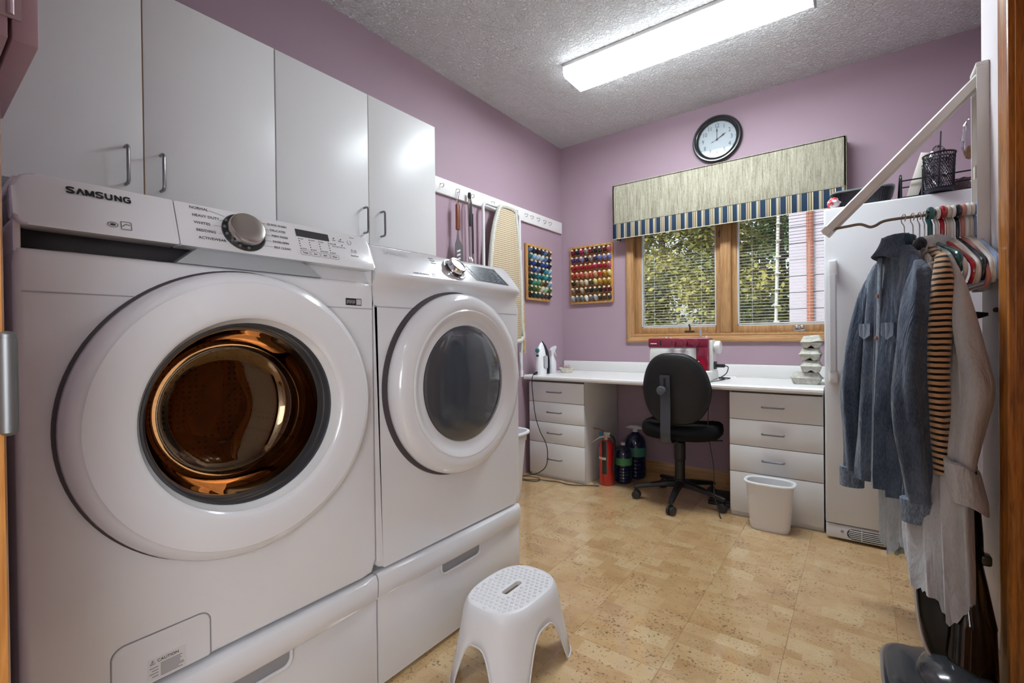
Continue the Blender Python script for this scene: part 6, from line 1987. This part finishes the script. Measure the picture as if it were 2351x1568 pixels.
# placket, buttons, pocket and seams on the side that shows (camera-left)
def on_front(C, nr, s, z, out, th_=0.046, sh=-0.02, z0=1.395, z1=0.505):
    e = max(0.0, (z0 - z) / (z0 - z1))
    q = C(s) + nr * (th_ * math.sqrt(max(0.0, 1 - s * s)) + out)
    return Vector((q.x + sh * e, q.y, z))
g = G()
g.grid(lambda i, j: on_front(C, nr, -0.10 + (j - 0.5) * 0.16 , 1.36 - i * 0.042, 0.010), 20, 2)
o = obj('placket', g, gmat('denim_placket', (96, 110, 130), (142, 156, 172), 300), dn)
o.modifiers.new('thickness', 'SOLIDIFY').thickness = 0.004
for k in range(4):
    q = on_front(C, nr, -0.10, 1.22 - k * 0.155, 0.015)
    obj('button', lathe_on([(0.0, -0.002), (0.0075, -0.002), (0.0075, 0.002), (0.0, 0.003)], q, nr, 14), mat('button_copper', (170, 120, 96), 0.4, 0.5), o)
for s_ in (0.30, -0.55):
    g = G()
    g.prism([(-0.22, 0.0), (0.22, 0.0), (0.22, -0.045), (0.0, -0.062), (-0.22, -0.045)], lambda u, v_, w: on_front(C, nr, s_ + u, 1.12 + v_, 0.010 + w), 0.0, 0.006)
    obj('pocket_flap', g, M_denim, dn)
g = G()
for s_ in (-0.19, -0.01):
    g.tube([on_front(C, nr, s_, 1.34 - i * 0.06, 0.013) for i in range(14)], 0.0018, 5)
tag(obj('seam_stitching', g, M_stitch, dn), kind='stuff')

# patterned blouse, only a sliver shows
pt_ = thing('patterned_blouse', 'brown patterned blouse squeezed between denim and striped tops', 'blouse', (2.30, RY, 0.55))
C2, nr2 = plan((2.338, -1.615), (2.305, -1.430), (2.218, -1.245))
zs2 = [1.385, 1.36, 1.33, 1.29, 1.22, 1.05, 0.85, 0.62]
body(pt_, 'body', M_patt, C2, nr2, zs2, [0.3, 0.55, 0.85, 1.0, 1.0, 1.0, 1.02, 1.04], [0.012] * 8, 3, 0.004, 8)
sleeve(pt_, 'sleeve', M_patt, [(2.335, -1.60, 1.30), (2.333, -1.635, 1.20), (2.330, -1.64, 1.0), (2.325, -1.64, 0.82)], [0.030, 0.036, 0.034, 0.028], 4, 0.05, 9, 0.5)

# striped top
st_ = thing('striped_top', 'black and tan striped knit top on the rack', 'top', (2.33, RY, 0.6))
C3, nr3 = plan((2.366, -1.630), (2.328, -1.430), (2.255, -1.24))
zs3 = [1.388, 1.365, 1.335, 1.30, 1.24, 1.10, 0.92, 0.75, 0.635]
body(st_, 'body', M_strip, C3, nr3, zs3, [0.3, 0.55, 0.86, 1.0, 1.02, 1.02, 1.03, 1.05, 1.05], [0.014, 0.016, 0.018, 0.020, 0.022, 0.024, 0.024, 0.024, 0.022], 3, 0.004, 11)
sleeve(st_, 'sleeve', M_strip, [(2.358, -1.620, 1.325), (2.356, -1.655, 1.24), (2.346, -1.668, 1.08), (2.340, -1.672, 0.94), (2.346, -1.676, 0.80), (2.352, -1.676, 0.64)], [0.022, 0.042, 0.046, 0.043, 0.036, 0.030], 4, 0.05, 12, 0.7)
g = G()
g.ell((2.320, -1.462, 1.385), (0.022, 0.045, 0.035), 10, 16)
obj('collar_lining', g, gmat('lining_black', (26, 28, 34), (48, 50, 58), 260), st_)

# long pale grey shirt with rolled cuff
gs = thing('grey_shirt', 'long pale grey shirt with rolled cuff, nearest the vacuum', 'shirt', (2.36, RY, 0.2))
C4, nr4 = plan((2.388, -1.675), (2.352, -1.430), (2.280, -1.225))
C4b, nr4b = plan((2.402, -1.775), (2.335, -1.745), (2.268, -1.665))
zs4 = [1.385, 1.36, 1.33, 1.29, 1.22, 1.08, 0.90, 0.72, 0.55, 0.42, 0.33, 0.285]
def tail(s, side):
    return -0.06 * max(0, 1 - (s - 0.55) ** 2 * 6) + 0.05 * max(0, -s - 0.55) + (0.005 * math.sin(40 * s))
body(gs, 'body', M_greysh, C4, nr4, zs4, [0.3, 0.5, 0.76, 0.9, 0.98, 1.02, 1.04, 1.06, 1.08, 1.10, 1.08, 1.02], [0.014, 0.016, 0.018, 0.020, 0.024, 0.028, 0.030, 0.032, 0.034, 0.034, 0.032, 0.030], 3.4, 0.010, 14, hem=tail, low=(C4b, nr4b))
gsl = sleeve(gs, 'sleeve', M_greysh, [(2.376, -1.620, 1.325), (2.388, -1.660, 1.22), (2.408, -1.690, 1.06), (2.424, -1.702, 0.92), (2.412, -1.704, 0.80), (2.396, -1.704, 0.67)], [0.012, 0.036, 0.050, 0.060, 0.052, 0.044], 3, 0.06, 15, 0.62)
def cuff(i, j):
    z, k = ((0.685, 0.050), (0.68, 0.062), (0.60, 0.070), (0.565, 0.066), (0.57, 0.056), (0.62, 0.045))[i]
    a = 2 * PI * j / 24
    return (2.396 + 0.68 * k * math.cos(a) + 0.12 * (0.64 - z) , -1.705 + k * math.sin(a), z - 0.022 * math.cos(a) * 0.9 + 0.006 * math.sin(3 * a))
obj('rolled_cuff', G().grid(cuff, 6, 24, cv=True), gmat('shirt_grey_light', (172, 172, 174), (190, 190, 192), 260), gsl, smooth=60)
collar(gs, C4, nr4, 1.375, M_greysh, M_greysh, 0.26, 0.05)

# pale blue shirt whose tails show below the denim
bs = thing('pale_blue_shirt', 'pale blue shirt whose tails hang below the denim one', 'shirt', (2.28, RY, 0.2))
C5, nr5 = plan((2.318, -1.56), (2.290, -1.430), (2.215, -1.235))
zs5 = [1.30, 1.10, 0.85, 0.60, 0.45, 0.36, 0.30]
def tail2(s, side):
    return -0.085 * max(0, 1 - (s + 0.72) ** 2 * 5)
body(bs, 'body', M_palebl, C5, nr5, zs5, [0.8, 0.95, 1.0, 1.0, 1.02, 1.02, 1.0], [0.008, 0.010, 0.012, 0.016, 0.018, 0.018, 0.018], 4, 0.008, 18, hem=tail2)

# ---- vacuum cleaner
vc = thing('upright_vacuum', 'black upright vacuum with smoky tank in front of right wall', 'vacuum cleaner', (2.36, -1.76, 0))
M_vblk = mat('vacuum_black', (9, 8, 8), 0.35, spec=0.4)
M_volive = mat('vacuum_olive', (30, 26, 17), 0.45, spec=0.3)
M_vgrey = mat('vacuum_grey', (58, 61, 66), 0.18, coat=0.6)
M_vtrim = mat('vacuum_trim', (196, 190, 186), 0.25, 0.6)
# foot: low wedge
VX, VY_ = 2.300, -1.800
def foot(i, j):
    z, k = ((0.0, 0.96), (0.012, 1.0), (0.045, 1.0), (0.060, 0.97), (0.066, 0.88), (0.070, 0.5), (0.072, 0.02))[i]
    x, y = sup(2 * PI * j / 48, 0.125, 0.165, 4.2)
    zz = z + (0.035 * max(0, x / 0.125 + 0.3) * (1 if z > 0.05 else 0))
    return (2.322 + x * k, -1.815 + y * k, zz)
ft = obj('foot', G().grid(foot, 7, 48, cv=True, capu0=True, capu1=True), M_vgrey, vc, smooth=60)
obj('foot_trim', G().tube([Vector((2.322 + sup(2 * PI * i / 48, 0.126, 0.166, 4.2)[0], -1.815 + sup(2 * PI * i / 48, 0.126, 0.166, 4.2)[1], 0.050 + 0.030 * max(0, sup(2 * PI * i / 48, 0.125, 0.165, 4.2)[0] / 0.125 + 0.3))) for i in range(48)], 0.004, 6, closed=True), M_vtrim, ft)
obj('brush_window', G().box(2.204, 2.235, -1.93, -1.72, 0.030, 0.058, 0.006), M_vblk, ft)
obj('foot_hood', G().ell((2.36, -1.80, 0.070), (0.085, 0.12, 0.055), 10, 24), M_vgrey, ft)
# main body leaning a little, silver edge line
def vb(i, j):
    z, xc, w_, d_ = ((0.075, 2.385, 0.050, 0.045), (0.12, 2.372, 0.072, 0.06), (0.20, 2.362, 0.078, 0.066), (0.32, 2.356, 0.076, 0.062), (0.42, 2.368, 0.066, 0.050), (0.48, 2.392, 0.045, 0.042), (0.52, 2.404, 0.030, 0.03))[i]
    x, y = sup(2 * PI * j / 36, w_, d_, 2.8)
    return (xc + x, -1.745 + (z - 0.06) * 0.40 + y, z)
mb = obj('motor_body', G().grid(vb, 7, 36, cv=True, capu0=True, capu1=True), M_volive, vc, smooth=60)
obj('edge_strip', G().tube(smoothpath([(2.300, -1.640, 0.42), (2.286, -1.680, 0.32), (2.288, -1.735, 0.20), (2.306, -1.775, 0.12), (2.345, -1.800, 0.075)], 5), 0.005, 8), M_vtrim, mb)
M_tank = thin_glass('smoky_tank', (120, 108, 84), 0.05, 1.1, 1.5)
def tank(i, j):
    z, xc, w_ = ((0.105, 2.400, 0.052), (0.12, 2.402, 0.056), (0.22, 2.408, 0.052), (0.225, 2.408, 0.0535), (0.235, 2.408, 0.052), (0.33, 2.404, 0.044), (0.40, 2.402, 0.036))[i]
    x, y = sup(2 * PI * j / 36, w_, w_ * 0.85, 2.4)
    return (xc + x, -1.795 + (z - 0.06) * 0.36 + y, z + x * -0.35 * (1 if i < 2 else 0))
tk = obj('dust_tank', G().grid(tank, 7, 36, cv=True, capu0=True, capu1=True), M_tank, vc, smooth=60)
obj('tank_core', G().tube([(2.404, -1.766, 0.14), (2.404, -1.672, 0.40)], [0.022, 0.026], 18), mat('tank_core_brown', (64, 52, 40), 0.4), tk)
obj('tank_lid', G().lathe([(0.0, 0.43), (0.034, 0.43), (0.042, 0.415), (0.040, 0.398), (0.0, 0.396)], (2.404, -1.665, 0), 'z', 28), M_vblk, tk)
obj('tank_latch', G().box(2.430, 2.460, -1.69, -1.65, 0.380, 0.412, 0.008, 3), mat('latch_smoke', (58, 54, 50), 0.2), tk)
def neck(i, j):
    z, xc, w_ = ((0.40, 2.412, 0.036), (0.46, 2.414, 0.034), (0.56, 2.414, 0.028), (0.66, 2.412, 0.024), (0.80, 2.412, 0.016), (1.0, 2.416, 0.013), (1.13, 2.420, 0.013))[i]
    x, y = sup(2 * PI * j / 20, w_, w_ * 0.9, 2.5)
    yc_ = -1.640 + (z - 0.42) * 0.17
    return (xc + 0.03 * max(0.0, z - 0.5) + x, yc_ + y, z)
obj('neck', G().grid(neck, 7, 20, cv=True, capu0=True, capu1=True), M_vblk, vc, smooth=60)
obj('handle_grip', G().prism([(-0.030, 1.085), (-0.018, 1.118), (0.030, 1.128), (0.046, 1.134), (0.046, 1.144), (0.020, 1.148), (-0.032, 1.150), (-0.044, 1.13)], lambda u, v_, w: (2.434 + u * 0.95, -1.520 + w, v_), -0.014, 0.014, 0.004), M_vblk, vc)
o = obj('wall_stop', G().lathe([(0.0, 0.0), (0.007, 0.0), (0.008, -0.004), (0.006, -0.010), (0.0, -0.012)], (RX, -1.585, 1.150), 'x', 16), mat('rubber_brown', (60, 50, 46), 0.6))
tag(o, 'small dark rubber knob on the white wall by the oak casing', 'knob')

# ---- wall clock
ck_ = thing('wall_clock', 'round black-rimmed wall clock reading two above the valance', 'clock', (1.322, -0.02, 2.345))
KX, KZ = 1.322, 2.512
obj('rim', G().lathe([(0.170, -0.0005), (0.172, -0.012), (0.168, -0.026), (0.160, -0.034), (0.152, -0.034), (0.148, -0.028), (0.144, -0.030), (0.138, -0.028), (0.130, -0.018), (0.128, -0.010)], (KX, 0, KZ), 'y', 72), mat('clock_black', (24, 28, 30), 0.25, coat=0.4), ck_)
fc_ = obj('dial_face', G().lathe([(0.131, -0.008), (0.0004, -0.008)], (KX, 0, KZ), 'y', 64), mat('clock_face', (186, 194, 199), 0.6), ck_)
M_num = mat('numeral_grey', (70, 72, 76), 0.5)
for h in range(1, 13):
    a = PI / 2 - h * PI / 6
    text('numeral', str(h), 0.042, (KX + 0.098 * math.cos(a), -0.0085, KZ + 0.098 * math.sin(a)), (1, 0, 0), (0, 0, 1), M_num, fc_, sx=0.8, align='CENTER')
    obj('hour_mark', G().box(-0.0012, 0.0012, -0.0095, -0.008, 0.120, 0.127, M=Matrix.Translation((KX, 0, KZ)) @ Matrix.Rotation(-(h * PI / 6), 4, 'Y').inverted()), M_num, fc_)
def hand(name, ang, L, w_, back):
    d = Vector((math.sin(ang), 0, math.cos(ang)))
    e = Vector((math.cos(ang), 0, -math.sin(ang)))
    c_ = Vector((KX, -0.012, KZ))
    pts = [(-back, w_ * 0.5), (0, w_ * 0.5), (L * 0.55, w_ * 0.5), (L * 0.68, w_ * 1.5), (L * 0.8, w_ * 0.6), (L, 0.0003), (L * 0.8, -w_ * 0.6), (L * 0.68, -w_ * 1.5), (L * 0.55, -w_ * 0.5), (0, -w_ * 0.5), (-back, -w_ * 0.5)]
    obj(name, G().prism(pts, lambda u, v_, w: c_ + d * u + e * v_ + Vector((0, w, 0)), -0.0006, 0.0006), mat('hand_dark', (52, 54, 60), 0.4), ck_)
hand('minute_hand', 0.0, 0.092, 0.004, 0.01)
hand('hour_hand', math.radians(60), 0.070, 0.005, 0.01)
hand('second_hand', math.radians(246), 0.050, 0.0018, 0.05)
obj('hub', G().lathe([(0.0, -0.016), (0.006, -0.016), (0.007, -0.010), (0.0, -0.010)], (KX, 0, KZ), 'y', 16), mat('hand_dark'), ck_)
M_cg = thin_glass('clock_glass', (250, 250, 250), 0.0, 1.0, 1.5)
obj('glass', G().lathe([(0.134, -0.021), (0.0004, -0.021)], (KX, 0, KZ), 'y', 64), M_cg, ck_)

# ---- ceiling fixture
lf = thing('ceiling_light', 'long white fluorescent ceiling fixture with wraparound lens', 'ceiling light', (1.325, -0.985, 2.70))
LX0, LX1, LY0, LY1 = 0.680, 1.972, -1.115, -0.868
obj('housing', G().box(LX0 - 0.004, LX1 + 0.004, LY0 - 0.002, LY1 + 0.002, 2.756, H - 0.0005, 0.003), mat('white_enamel'), lf)
obj('end_plate', G().box(LX1, LX1 + 0.012, LY0, LY1, 2.698, H - 0.001, 0.004), mat('end_plate_grey', (170, 170, 172), 0.4), lf)
obj('end_plate', G().box(LX0 - 0.010, LX0, LY0 + 0.014, LY1 - 0.014, 2.742, H - 0.001, 0.004), mat('white_enamel'), lf)
M_lens = mat('lens_glow', (238, 248, 254), 0.5, emit=LAMP_ROOM)
n = N(M_lens)
gm = n.new('ShaderNodeNewGeometry')          # prismatic lens: most light leaves through the flat bottom
sxl = n.new('ShaderNodeSeparateXYZ')
n.link(gm.outputs['Normal'], sxl.inputs[0])
down = n.math('MAXIMUM', n.math('MULTIPLY', sxl.outputs[2], -1.0), 0.0)
n.link(n.math('MULTIPLY', n.math('ADD', n.math('MULTIPLY', down, 0.88), 0.12), LAMP_ROOM), n.b.inputs['Emission Strength'])
LP = [(LY0, 2.756), (LY0, 2.722), (LY0 + 0.006, 2.708), (LY0 + 0.022, 2.700), (LY1 - 0.022, 2.700), (LY1 - 0.006, 2.708), (LY1, 2.722), (LY1, 2.756)]
obj('lens', G().prism(LP, lambda u, v_, w: (w, u, v_), LX0, LX1), M_lens, lf)
